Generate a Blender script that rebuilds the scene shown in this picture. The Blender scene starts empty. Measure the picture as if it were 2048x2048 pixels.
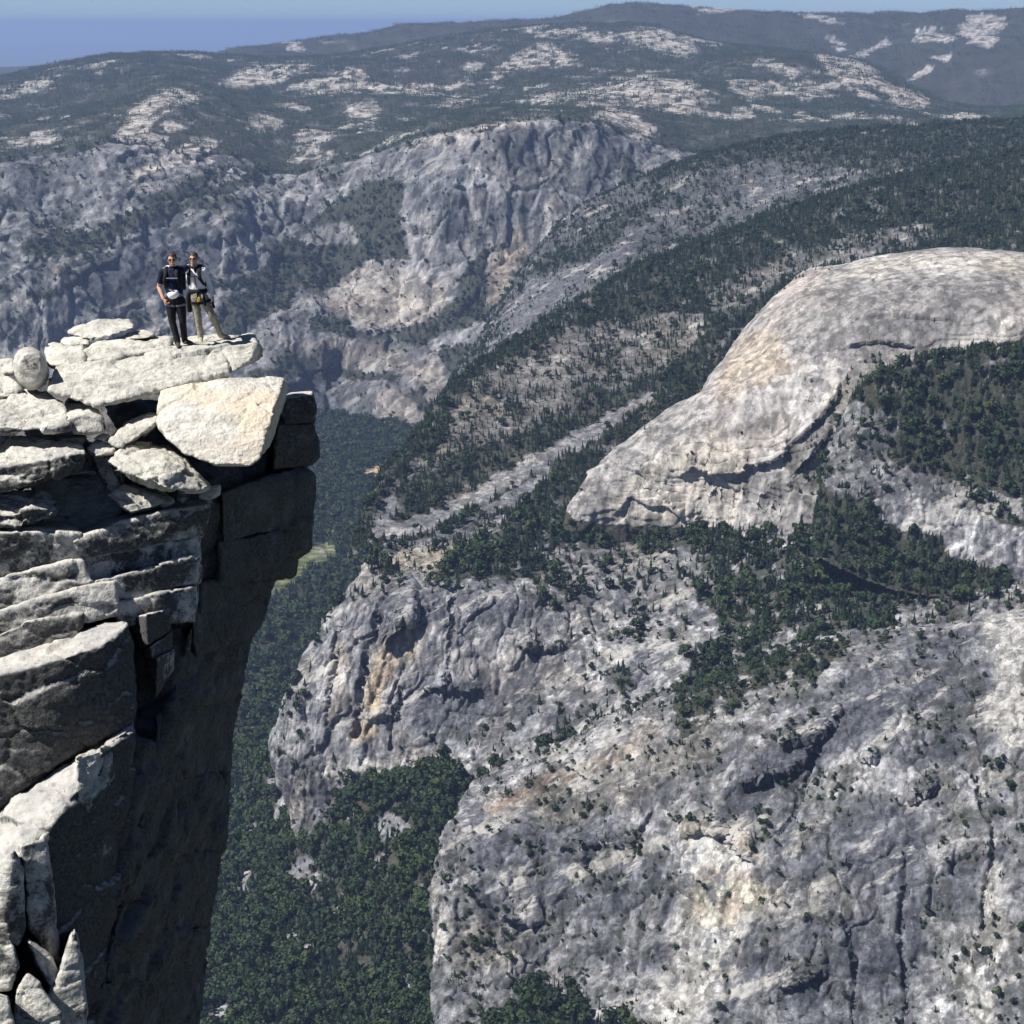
import bpy, bmesh, math, random
import numpy as np
from mathutils import Vector, Matrix

scene = bpy.context.scene
C = scene.collection
R = math.radians
rng = np.random.default_rng(11)
random.seed(5)

# ------------------------------------------------------------------ camera
F_PX = 3600.0            # focal length in pixels of the 2048 px photograph
PITCH = R(15.15)
cam_d = bpy.data.cameras.new('camera')
cam = bpy.data.objects.new('camera', cam_d)
C.objects.link(cam)
cam.location = (0, 0, 0)
cam.rotation_euler = (math.pi / 2 - PITCH, 0, 0)
cam_d.sensor_width = 36
cam_d.lens = 36 * F_PX / 2048
cam_d.clip_start = 0.5
cam_d.clip_end = 400000
scene.camera = cam

# ------------------------------------------------------------------ light
SUN_EL = R(51)
SUN_AZ = math.atan2(-0.94, -0.34)          # azimuth measured from +Y towards +X
SUN = Vector((math.sin(SUN_AZ) * math.cos(SUN_EL), math.cos(SUN_AZ) * math.cos(SUN_EL), math.sin(SUN_EL)))
world = bpy.data.worlds.new('World')
scene.world = world
world.use_nodes = True
wn = world.node_tree
bg = wn.nodes['Background']
sky = wn.nodes.new('ShaderNodeTexSky')
sky.sky_type = 'NISHITA'
sky.sun_disc = False
sky.sun_elevation = SUN_EL
sky.sun_rotation = SUN_AZ
sky.altitude = 4000
sky.air_density = 0.75
sky.dust_density = 0.0
sky.ozone_density = 4.0
wn.links.new(sky.outputs[0], bg.inputs[0])
bg.inputs[1].default_value = 0.05
sun_d = bpy.data.lights.new('sun', 'SUN')
sun_d.energy = 5.0
sun_d.angle = R(0.53)
sun_d.color = (1.0, 0.965, 0.915)
sun = bpy.data.objects.new('sun', sun_d)
C.objects.link(sun)
sun.rotation_euler = SUN.to_track_quat('Z', 'Y').to_euler()
sun.location = (0, 0, 300)
vs = scene.view_settings
vs.view_transform = 'Standard'
vs.look = 'None'
vs.exposure = 0.75
vs.gamma = 1.0
vs.use_curve_mapping = False
scene.cycles.use_denoising = True
scene.cycles.max_bounces = 4
scene.cycles.diffuse_bounces = 2
scene.cycles.volume_bounces = 0
scene.cycles.use_adaptive_sampling = True
scene.cycles.adaptive_threshold = 0.02

# ------------------------------------------------------------------ helpers
CP, SP = math.cos(PITCH), math.sin(PITCH)

def ray(px, py):
    u = (np.asarray(px, float) - 1024) / F_PX
    v = (1024 - np.asarray(py, float)) / F_PX
    return np.stack([u, CP + v * SP, -SP + v * CP], -1)

def at_r(px, py, r):
    """the point of the place seen at that bearing, r metres away over the ground"""
    d = ray(px, py)
    return d * (np.asarray(r, float) / np.hypot(d[..., 0], d[..., 1]))[..., None]

def at_y(px, py, y):
    d = ray(px, py)
    return d * (np.asarray(y, float) / d[..., 1])[..., None]

def project(P):
    f = P[..., 1] * CP - P[..., 2] * SP
    up = P[..., 1] * SP + P[..., 2] * CP
    return 1024 + F_PX * P[..., 0] / f, 1024 - F_PX * up / f

_perm = np.random.default_rng(3).permutation(256).astype(np.int64)
_perm = np.concatenate([_perm, _perm, _perm])
_g = np.random.default_rng(4).normal(size=(256, 3))
_g /= np.linalg.norm(_g, axis=1)[:, None]
_g = _g.astype(np.float32)

def noise(P):
    P = np.asarray(P, np.float32)
    i = np.floor(P).astype(np.int64)
    f = P - i
    i &= 255
    w = f * f * f * (f * (f * 6 - 15) + 10)
    out = 0
    for dx in (0, 1):
        wx = w[:, 0] if dx else 1 - w[:, 0]
        a = _perm[i[:, 0] + dx]
        for dy in (0, 1):
            wy = w[:, 1] if dy else 1 - w[:, 1]
            b = _perm[a + i[:, 1] + dy]
            for dz in (0, 1):
                wz = w[:, 2] if dz else 1 - w[:, 2]
                g = _g[_perm[b + i[:, 2] + dz] & 255]
                d = g[:, 0] * (f[:, 0] - dx) + g[:, 1] * (f[:, 1] - dy) + g[:, 2] * (f[:, 2] - dz)
                out = out + wx * wy * wz * d
    return out * 1.5

def fbm(P, octv=4, gain=0.5, lac=2.03, ridged=False, off=0.0):
    P = np.asarray(P, np.float32) + off
    s, a, t = 0, 1.0, 0.0
    for k in range(octv):
        n = noise(P + 17.3 * k)
        if ridged:
            n = 1 - 2 * np.abs(n)
        s = s + a * n
        t += a
        a *= gain
        P = P * lac
    return s / t

def cells(P, seed=0):
    """nearest random cell: per-cell value (-1..1), tilt term and distance to the border"""
    P = np.asarray(P, np.float32)
    b = np.floor(P).astype(np.int64)
    d1 = np.full(len(P), 9e9, np.float32)
    d2 = np.full(len(P), 9e9, np.float32)
    val = np.zeros(len(P), np.float32)
    tilt = np.zeros(len(P), np.float32)
    for dx in (-1, 0, 1):
        for dy in (-1, 0, 1):
            for dz in (-1, 0, 1):
                c = b + (dx, dy, dz)
                h = _perm[_perm[_perm[(c[:, 0] + seed) & 255] + (c[:, 1] & 255)] + (c[:, 2] & 255)] & 255
                g = _g[h]
                q = c + 0.5 + 0.45 * g - P
                d = (q * q).sum(1)
                n = d < d1
                d2 = np.where(n, d1, np.minimum(d2, d))
                d1 = np.where(n, d, d1)
                hv = ((h * 73) & 255) / 127.5 - 1
                val = np.where(n, hv, val)
                g2 = _g[(h * 31 + 7) & 255]
                tilt = np.where(n, (q * g2).sum(1), tilt)
    return val, tilt, np.sqrt(d2) - np.sqrt(d1)

def mix(a, b, t):
    return a * (1 - t) + b * t

def sstep(a, b, x):
    t = np.clip((x - a) / (b - a), 0, 1)
    return t * t * (3 - 2 * t)

def inpoly(px, py, poly):
    poly = np.asarray(poly, float)
    res = np.zeros(px.shape, bool)
    m = (px >= poly[:, 0].min()) & (px <= poly[:, 0].max()) & (py >= poly[:, 1].min()) & (py <= poly[:, 1].max())
    if not m.any():
        return res
    x, y = px[m], py[m]
    ins = np.zeros(x.shape, bool)
    n = len(poly)
    for k in range(n):
        x0, y0 = poly[k]
        x1, y1 = poly[(k + 1) % n]
        if y0 == y1:
            continue
        c = ((y0 > y) != (y1 > y)) & (x < (x1 - x0) * (y - y0) / (y1 - y0) + x0)
        ins ^= c
    res[m] = ins
    return res

def mesh_from(name, V, Fq, mat=None, smooth=True):
    """quads or triangles from numpy arrays"""
    me = bpy.data.meshes.new(name)
    V = np.asarray(V, np.float32)
    Fq = np.asarray(Fq, np.int32)
    k = Fq.shape[1]
    me.vertices.add(len(V))
    me.vertices.foreach_set('co', V.ravel())
    me.loops.add(Fq.size)
    me.loops.foreach_set('vertex_index', Fq.ravel())
    me.polygons.add(len(Fq))
    me.polygons.foreach_set('loop_start', np.arange(0, Fq.size, k, dtype=np.int32))
    me.polygons.foreach_set('use_smooth', np.full(len(Fq), smooth))
    me.update(calc_edges=True)
    if mat:
        me.materials.append(mat)
    return me

def link(name, me, parent=None, label=None, cat=None, group=None, kind=None):
    o = bpy.data.objects.new(name, me)
    C.objects.link(o)
    if parent:
        o.parent = parent
    if label:
        o['label'] = label
    if cat:
        o['category'] = cat
    if group:
        o['group'] = group
    if kind:
        o['kind'] = kind
    return o

# ---- material helper
class NT:
    def __init__(s, name):
        s.m = bpy.data.materials.new(name)
        s.m.use_nodes = True
        s.t = s.m.node_tree
        s.b = s.t.nodes['Principled BSDF']
        s.b.inputs['Roughness'].default_value = 0.9
        s.b.inputs['Specular IOR Level'].default_value = 0.2
    def n(s, typ, **kw):
        x = s.t.nodes.new('ShaderNode' + typ)
        for k, v in kw.items():
            if k in x.inputs:
                x.inputs[k].default_value = v
            else:
                setattr(x, k, v)
        return x
    def l(s, a, b):
        s.t.links.new(a, b)
    def pos(s, scale=(1, 1, 1)):
        g = s.n('NewGeometry')
        v = s.n('VectorMath', operation='MULTIPLY')
        s.l(g.outputs['Position'], v.inputs[0])
        v.inputs[1].default_value = scale
        return v.outputs[0]
    def noise(s, vec, scale, detail=4, rough=0.6):
        x = s.n('TexNoise', Scale=scale, Detail=detail, Roughness=rough)
        s.l(vec, x.inputs['Vector'])
        return x.outputs['Fac']
    def ramp(s, fac, *stops):
        x = s.n('ValToRGB')
        e = x.color_ramp.elements
        while len(e) < len(stops):
            e.new(0.5)
        for k, (p, c) in enumerate(stops):
            e[k].position = p
            e[k].color = (*c, 1) if not np.isscalar(c) else (c, c, c, 1)
        s.l(fac, x.inputs[0])
        return x.outputs[0]
    def mixc(s, fac, a, b, mode='MIX'):
        x = s.n('Mix', data_type='RGBA', blend_type=mode)
        for i, v in ((0, fac), (6, a), (7, b)):
            if hasattr(v, 'is_linked') or hasattr(v, 'links'):
                s.l(v, x.inputs[i])
            elif i == 0:
                x.inputs[0].default_value = v
            else:
                x.inputs[i].default_value = (*v, 1)
        return x.outputs[2]
    def attr(s, name):
        x = s.n('Attribute', attribute_name=name)
        return x
    def bump(s, h, dist, strength=1.0, prev=None):
        x = s.n('Bump', Strength=strength, Distance=dist)
        s.l(h, x.inputs['Height'])
        if prev is not None:
            s.l(prev, x.inputs['Normal'])
        return x.outputs[0]

def plain(name, col, rough=0.8, spec=0.3, scale=25.0, amt=0.25):
    """a procedural material: one colour with a little mottling"""
    t = NT(name)
    c = t.n('TexCoord')
    f = t.noise(c.outputs['Object'], scale, 3)
    a = tuple(x * (1 - amt) for x in col)
    b = tuple(min(1, x * (1 + amt)) for x in col)
    t.l(t.ramp(f, (0.3, a), (0.7, b)), t.b.inputs['Base Color'])
    t.b.inputs['Roughness'].default_value = rough
    t.b.inputs['Specular IOR Level'].default_value = spec
    return t.m

# ------------------------------------------------------------------ terrain materials
def terrain_material(name, bump_d=2.5, fine=0.06, plates=0.55, streaks=0.75, mottle=0.8):
    t = NT(name)
    col = t.attr('rock').outputs['Color']
    fr = t.attr('forest').outputs['Fac']
    p = t.pos()
    n1 = t.noise(p, fine, 6, 0.65)
    n2 = t.noise(p, fine * 5, 4, 0.6)
    n3 = t.noise(t.pos((1, 1, 0.14)), fine * 1.6, 4, 0.6)
    c = t.mixc(1.0, col, t.ramp(n1, (0.25, (0.70, 0.71, 0.73)), (0.5, (0.98, 0.98, 0.98)), (0.72, (1.2, 1.19, 1.16))), 'MULTIPLY')
    c = t.mixc(1.0, c, t.ramp(n2, (0.28, 0.82), (0.65, 1.12)), 'MULTIPLY')
    c = t.mixc(1.0, c, t.ramp(n3, (0.3, 0.72), (0.62, 1.15)), 'MULTIPLY')
    v = t.n('TexVoronoi', feature='DISTANCE_TO_EDGE', Scale=fine * 1.1)
    vc = t.n('TexVoronoi', Scale=fine * 1.7)
    vd = t.n('TexVoronoi', Scale=fine * 4.2)
    wv = t.n('VectorMath', operation='ADD')
    ns = t.n('TexNoise', Scale=fine * 1.5, Detail=3.0)
    t.l(p, ns.inputs['Vector'])
    sc = t.n('VectorMath', operation='SCALE')
    sc.inputs['Scale'].default_value = 18.0
    t.l(ns.outputs['Color'], sc.inputs[0])
    t.l(p, wv.inputs[0])
    t.l(sc.outputs[0], wv.inputs[1])
    t.l(wv.outputs[0], v.inputs['Vector'])
    # fracture plates: each with its own tone, taller than wide, cut off sharply at the joints
    st = t.n('VectorMath', operation='MULTIPLY')
    st.inputs[1].default_value = (1, 1, 0.38)
    t.l(wv.outputs[0], st.inputs[0])
    for vx_, lo, hi in ((vc, 0.68, 1.32), (vd, 0.74, 1.26)):
        t.l(st.outputs[0], vx_.inputs['Vector'])
        bw = t.n('RGBToBW')
        t.l(vx_.outputs['Color'], bw.inputs[0])
        c = t.mixc(plates, c, t.mixc(1.0, c, t.ramp(bw.outputs[0], (0.2, lo), (0.8, hi)), 'MULTIPLY'))
    # water stains running down and fresh pale scars
    s1 = t.ramp(t.noise(t.pos((1, 1, 0.05)), fine * 1.3, 5, 0.6), (0.44, 0.50), (0.53, 1.06), (0.75, 1.2))
    c = t.mixc(streaks, c, t.mixc(1.0, c, s1, 'MULTIPLY'))
    rot = t.n('VectorRotate', rotation_type='Y_AXIS')
    rot.inputs['Angle'].default_value = 0.48
    t.l(p, rot.inputs['Vector'])
    dip = t.n('VectorMath', operation='MULTIPLY')
    dip.inputs[1].default_value = (0.30, 0.6, 1.5)
    t.l(rot.outputs[0], dip.inputs[0])
    s2 = t.ramp(t.noise(dip.outputs[0], fine * 0.30, 9, 0.72), (0.56, 0.0), (0.61, mottle))
    c = t.mixc(s2, c, (0.40, 0.385, 0.36))
    s3 = t.ramp(t.noise(t.pos((1, 1, 0.16)), fine * 0.42, 9, 0.72), (0.40, mottle), (0.45, 0.0))
    c = t.mixc(s3, c, (0.085, 0.088, 0.098))
    crack = t.ramp(v.outputs['Distance'], (0.0, 0.35), (0.06, 1.0))
    cm = t.mixc(t.ramp(t.noise(p, fine * 0.35, 3), (0.42, 0.0), (0.58, 0.75)), (1, 1, 1), crack)
    c = t.mixc(1.0, c, cm, 'MULTIPLY')
    floor = t.ramp(n2, (0.3, (0.014, 0.018, 0.013)), (0.55, (0.038, 0.040, 0.028)), (0.75, (0.085, 0.082, 0.066)))
    c = t.mixc(fr, c, floor)
    t.l(c, t.b.inputs['Base Color'])
    b = t.bump(n1, bump_d * 2.2, 1.0)
    b = t.bump(n2, bump_d * 0.7, 1.0, b)
    b = t.bump(cm, bump_d * 0.6, 0.8, b)
    t.l(b, t.b.inputs['Normal'])
    t.b.inputs['Roughness'].default_value = 0.95
    t.b.inputs['Specular IOR Level'].default_value = 0.1
    return t.m

M_NEAR = terrain_material('granite_canyon', 1.1, 0.07)
M_DOME = terrain_material('granite_dome', 0.35, 0.05, 0.12, 0.85, 0.12)
M_FAR = terrain_material('granite_far', 2.2, 0.022, 0.45, 0.95, 0.55)

# ------------------------------------------------------------------ terrain patches
def cr(P, t):
    """Catmull-Rom through the rows of P (axis 0) at parameters t in 0..n-1"""
    n = len(P)
    i = np.clip(np.floor(t).astype(int), 0, n - 2)
    f = (t - i)[:, None, None]
    p1, p2 = P[i], P[i + 1]
    p0 = np.where((i > 0)[:, None, None], P[np.maximum(i - 1, 0)], 2 * p1 - p2)
    p3 = np.where((i < n - 2)[:, None, None], P[np.minimum(i + 2, n - 1)], 2 * p2 - p1)
    k = 0.38
    m1, m2 = k * (p2 - p0), k * (p3 - p1)
    f2, f3 = f * f, f * f * f
    return (2 * f3 - 3 * f2 + 1) * p1 + (f3 - 2 * f2 + f) * m1 + (-2 * f3 + 3 * f2) * p2 + (f3 - f2) * m2

def params(lens, step, cap=400):
    t = []
    for k, L in enumerate(lens):
        n = int(min(cap, max(3, L / step)))
        t.append(k + np.arange(n) / n)
    t.append([len(lens)])
    return np.concatenate(t)

ROCK = {}
class Patch:
    def __init__(s, name, net, step, back=None):
        net = np.array(net, float)                          # rows x cols x (px, py, r)
        P = at_r(net[..., 0], net[..., 1], net[..., 2])
        px = net[..., :2]
        if back is not None:                                # the far side, dropping away behind the crest
            for dr, dz in back:
                q = P[-1].copy()
                r = np.hypot(q[:, 0], q[:, 1])[:, None]
                q[:, :2] *= 1 + dr / r
                q[:, 2] -= dz
                P = np.concatenate([P, q[None]])
                px = np.concatenate([px, px[-1:] + np.array([0, 25.0])])
        du = np.linalg.norm(np.diff(px, axis=1), axis=-1).max(0)
        dv = np.linalg.norm(np.diff(px, axis=0), axis=-1).max(1)
        tu, tv = params(du, step), params(dv, step)
        G = cr(P, tv)
        G = cr(G.transpose(1, 0, 2), tu).transpose(1, 0, 2)
        s.name, s.nv, s.nu = name, len(tv), len(tu)
        s.G = G
        s.u = np.broadcast_to(tu[None], G.shape[:2]).ravel()
        s.v = np.broadcast_to(tv[:, None], G.shape[:2]).ravel()
        s.rows = len(net)
    def normals(s):
        G = s.G
        a = np.gradient(G, axis=1)
        b = np.gradient(G, axis=0)
        n = np.cross(a, b)
        n /= np.linalg.norm(n, axis=-1)[..., None] + 1e-9
        n *= np.where((n * G).sum(-1) > 0, -1, 1)[..., None] if False else 1
        # make the normals point up / towards the open side
        if n[..., 2].mean() < 0:
            n = -n
        return n
    def displace(s, d, along=None):
        n = s.normals() if along is None else along
        s.G = s.G + n * d.reshape(s.nv, s.nu)[..., None]
    @property
    def P(s):
        return s.G.reshape(-1, 3)
    def slope(s):
        return s.normals()[..., 2].ravel()
    def build(s, mat, forest, rock, label=None):
        s.forest, s.rock = forest, rock
        i = np.arange(s.nv * s.nu).reshape(s.nv, s.nu)
        q = np.stack([i[:-1, :-1], i[:-1, 1:], i[1:, 1:], i[1:, :-1]], -1).reshape(-1, 4)
        s.q = q
        me = mesh_from(s.name, s.P, q, mat)
        a = me.attributes.new('forest', 'FLOAT', 'POINT')
        a.data.foreach_set('value', forest.astype(np.float32))
        a = me.attributes.new('rock', 'FLOAT_COLOR', 'POINT')
        a.data.foreach_set('color', np.concatenate([rock, np.ones((len(rock), 1))], 1).astype(np.float32).ravel())
        s.obj = link(s.name, me, kind='structure')
        return s

def warp_px(P, amp=14, scale=1 / 45.0):
    x, y = project(P)
    a = 1.7 * amp
    return x + a * fbm(P * scale, 5, 0.62), y + a * fbm(P * scale, 5, 0.62, off=91.0)

def soft(x, y, poly, rad=9):
    a = np.array(poly, float)
    near = (x > a[:, 0].min() - 25) & (x < a[:, 0].max() + 25) & (y > a[:, 1].min() - 25) & (y < a[:, 1].max() + 25)
    out = np.zeros(len(x))
    xs_, ys_ = x[near], y[near]
    s = np.zeros(len(xs_))
    for dx, dy in ((0, 0), (1, 0), (-1, 0), (0, 1), (0, -1), (.6, .6), (-.6, .6), (.6, -.6), (-.6, -.6)):
        s += inpoly(xs_ + dx * rad, ys_ + dy * rad, poly)
    out[near] = s / 9
    return out

def paint(base, x, y, polys):
    out = base.copy()
    for val, poly in polys:
        out[inpoly(x, y, poly)] = val
    return out

def paint_c(base, x, y, polys):
    for col, k, poly in polys:
        m = soft(x, y, poly)[:, None] * k
        base[:] = base * (1 - m) + np.array(col) * m
    return base

def tones(rc, P, polys):
    """broad darker or paler areas, some holding painted facet shade, multiplied in with soft ragged borders"""
    x, y = warp_px(P, 22, 1 / 80.0)
    for f, poly in polys:
        m = soft(x, y, poly, 16)[:, None]
        rc = rc * (1 - m + m * np.array(f))
    return np.clip(rc, 0.03, 0.46)

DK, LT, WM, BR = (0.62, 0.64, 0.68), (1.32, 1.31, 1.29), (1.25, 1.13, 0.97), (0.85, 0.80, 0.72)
WALL_TONES = [  # dark facets: shade from how they face, put into the rock colour
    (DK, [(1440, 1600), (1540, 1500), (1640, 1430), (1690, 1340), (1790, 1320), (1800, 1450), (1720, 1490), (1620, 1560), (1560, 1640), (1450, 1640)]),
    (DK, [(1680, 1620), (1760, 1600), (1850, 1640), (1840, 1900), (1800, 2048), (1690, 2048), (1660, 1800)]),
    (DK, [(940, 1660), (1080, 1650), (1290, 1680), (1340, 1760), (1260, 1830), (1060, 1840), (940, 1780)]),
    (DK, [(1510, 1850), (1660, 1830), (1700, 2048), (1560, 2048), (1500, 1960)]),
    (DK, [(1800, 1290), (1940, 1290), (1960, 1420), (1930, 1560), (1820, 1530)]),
    (BR, [(1040, 1570), (1240, 1480), (1420, 1440), (1440, 1500), (1300, 1600), (1080, 1650)]),
    (LT, [(1340, 1660), (1480, 1640), (1540, 1720), (1560, 1800), (1500, 1850), (1440, 1900), (1330, 1850)]),
    (LT, [(1240, 2048), (1290, 1960), (1400, 1880), (1500, 1860), (1430, 1960), (1380, 2048)]),
    (WM, [(1390, 1740), (1520, 1740), (1560, 1800), (1450, 1860), (1380, 1820)]),
    (LT, [(1860, 2048), (1880, 1900), (1960, 1760), (1990, 1640), (2060, 1640), (2060, 2048)]),
    (LT, [(1700, 1480), (1800, 1470), (1820, 1560), (1720, 1600), (1640, 1570)]),
    (BR, [(880, 1840), (1000, 1830), (1060, 1930), (900, 1950)]),
    (LT, [(860, 1740), (885, 1720), (900, 1940), (862, 1960)]),
    (LT, [(900, 1600), (1000, 1535), (1150, 1465), (1310, 1385), (1318, 1402), (1180, 1490), (1040, 1560), (930, 1625)]),
    (WM, [(980, 1620), (1080, 1570), (1200, 1520), (1300, 1430), (1320, 1445), (1220, 1545), (1100, 1600), (990, 1650)]),
    (WM, [(690, 1470), (720, 1380), (745, 1300), (780, 1260), (822, 1250), (835, 1340), (800, 1330), (770, 1400), (740, 1490)]),
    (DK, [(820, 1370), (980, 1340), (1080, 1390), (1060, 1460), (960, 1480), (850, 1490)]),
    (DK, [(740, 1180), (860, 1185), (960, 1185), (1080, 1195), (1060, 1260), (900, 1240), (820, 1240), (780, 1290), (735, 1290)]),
    (LT, [(560, 1470), (600, 1380), (660, 1290), (700, 1200), (715, 1210), (680, 1320), (640, 1420), (600, 1490)]),
    (LT, [(620, 1520), (760, 1510), (940, 1505), (940, 1550), (760, 1555), (640, 1575)]),
    (LT, [(1080, 1270), (1200, 1230), (1330, 1240), (1300, 1330), (1150, 1380), (1090, 1340)]),
]
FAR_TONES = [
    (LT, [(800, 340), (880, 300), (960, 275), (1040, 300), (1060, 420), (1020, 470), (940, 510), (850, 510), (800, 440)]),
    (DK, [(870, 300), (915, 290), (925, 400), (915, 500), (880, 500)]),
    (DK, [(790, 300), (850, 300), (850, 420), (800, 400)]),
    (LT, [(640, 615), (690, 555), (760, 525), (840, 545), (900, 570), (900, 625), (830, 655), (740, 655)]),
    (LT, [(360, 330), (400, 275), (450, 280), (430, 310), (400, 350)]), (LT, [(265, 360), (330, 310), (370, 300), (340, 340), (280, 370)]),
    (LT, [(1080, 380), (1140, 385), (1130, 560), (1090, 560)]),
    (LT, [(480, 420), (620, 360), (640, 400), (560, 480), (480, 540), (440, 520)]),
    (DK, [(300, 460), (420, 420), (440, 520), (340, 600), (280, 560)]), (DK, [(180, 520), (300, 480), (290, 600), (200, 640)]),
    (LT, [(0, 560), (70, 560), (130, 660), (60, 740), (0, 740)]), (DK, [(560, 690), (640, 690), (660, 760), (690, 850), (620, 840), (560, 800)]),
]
GREY = np.array((0.212, 0.212, 0.220))
def rock_colour(P, tone=1.0, streak=0.3, warm=0.25, sc=1.0, plate=None):
    n = len(P)
    a = fbm(P * (0.006 * sc), 4)
    b = fbm(P * (np.array([0.035, 0.035, 0.004]) * sc), 4, off=40)
    c = fbm(P * (0.02 * sc), 4, off=77)
    w = sstep(0.05, 0.45, fbm(P * (0.009 * sc), 4, off=140)) * warm
    b2 = fbm(P * (np.array([0.10, 0.10, 0.012]) * sc), 3, off=240)
    # sheeting that dips across the walls: long tones running up to the right
    dg = np.stack([(P[:, 0] * 0.46 - P[:, 2] * 0.89) * 0.045, (P[:, 0] * 0.89 + P[:, 2] * 0.46) * 0.007, P[:, 1] * 0.012], 1) * sc
    dgn = fbm(dg, 5, 0.58, off=333)
    v = tone * (1 + 0.45 * a + streak * (3.0 * b + 1.8 * b2) + 0.3 * c + 0.75 * dgn)
    if plate is not None:
        v = v * (1 + 0.38 * plate)
    v = np.clip(v, 0.36, 2.3)
    cool = np.clip(1.05 - v, 0, .6)[:, None]
    col = GREY[None] * v[:, None] * (1 + cool * np.array([[-.06, 0.0, .16]]))
    return col * (1 + w[:, None] * np.array([[0.42, 0.18, -0.12]]))

# --- the valley floor
VZ = -1300.0
vy = np.concatenate([np.linspace(2150, 790, 420), np.linspace(787, 700, 12)])
vx = np.linspace(120, 1060, 280)
X, Y = np.meshgrid(vx, vy)
d = ray(X, Y)
G = d * (VZ / d[..., 2])[..., None]
vf = Patch.__new__(Patch)
vf.name, vf.nv, vf.nu, vf.G = 'valley_floor', len(vy), len(vx), G
P = vf.P
vf.G = G + np.stack([0 * G[..., 0], 0 * G[..., 0], (9 * fbm(P / 260, 3)).reshape(G.shape[:2])], -1)
P = vf.P
x, y = project(P)
wx, wy = warp_px(P, 8, 1 / 60.0)
fo = np.full(len(P), 1.0)
MEADOW = [(500, 1200), (530, 1120), (560, 1112), (610, 1098), (650, 1088), (672, 1092), (668, 1118), (650, 1128), (622, 1132), (596, 1160), (575, 1180), (540, 1195)]
SAND = [[(722, 945), (745, 930), (775, 936), (812, 928), (808, 945), (780, 948), (750, 955), (730, 952)],
        [(735, 972), (760, 960), (772, 966), (755, 975)], [(655, 1060), (668, 1058), (668, 1068), (658, 1068)]]
fo[inpoly(wx, wy, MEADOW)] = 0
rc = np.tile(np.array((0.05, 0.055, 0.03)), (len(P), 1))
rc[inpoly(wx, wy, MEADOW)] = (0.105, 0.12, 0.055)
for s_ in SAND:
    m = inpoly(wx, wy, s_)
    fo[m] = 0.0
    rc[m] = (0.42, 0.32, 0.22)
vf.build(M_FAR, fo, rc)

# --- wooded talus slope at the foot of the canyon wall
T = Patch('talus_slope', [
    [(250, 2300, 1840), (430, 2300, 1850), (620, 2300, 1830), (800, 2300, 1790), (960, 2300, 1750), (1120, 2300, 1720), (1320, 2300, 1680), (1500, 2300, 1660)],
    [(300, 2060, 2145), (430, 2050, 2150), (620, 2050, 2110), (800, 2050, 2040), (960, 2048, 1985), (1120, 2048, 1945), (1290, 2048, 1965), (1460, 2060, 2040)],
    [(330, 1900, 2360), (440, 1900, 2350), (620, 1900, 2280), (800, 1900, 2170), (950, 1930, 2085), (1080, 1935, 2050), (1240, 1975, 2022), (1400, 2010, 2100)],
    [(360, 1750, 2610), (450, 1750, 2580), (620, 1750, 2440), (790, 1750, 2280), (900, 1750, 2210), (1050, 1790, 2230), (1200, 1830, 2200), (1350, 1870, 2180)],
    [(390, 1620, 2840), (460, 1620, 2790), (600, 1620, 2560), (780, 1600, 2395), (900, 1570, 2360), (960, 1590, 2390), (1100, 1640, 2400), (1300, 1700, 2400)],
    [(400, 1500, 3110), (465, 1500, 3020), (560, 1490, 2690), (760, 1520, 2560), (900, 1500, 2500), (1000, 1520, 2530), (1100, 1560, 2560), (1300, 1600, 2560)]], 4.0)
P = T.P
T.displace(14 * fbm(P / 130, 4) + 5 * fbm(P / 34, 3, off=9))
P = T.P
x, y = project(P)
wx, wy = warp_px(P)
n = fbm(P / 55, 4, off=30)
fo = np.clip(0.95 - 0.9 * sstep(0.22, 0.42, n), 0, 1)
fo = paint(fo, wx, wy, [(0.12, [(745, 1640), (775, 1625), (805, 1640), (835, 1668), (800, 1680), (760, 1668)]),
                        (0.15, [(570, 1745), (600, 1715), (625, 1730), (640, 1760), (620, 1785), (590, 1770)]),
                        (0.1, [(410, 2040), (450, 2005), (462, 2020), (440, 2060)])])
T.build(M_NEAR, fo, rock_colour(P, 1.1, 0.1, 0.15))

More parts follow.
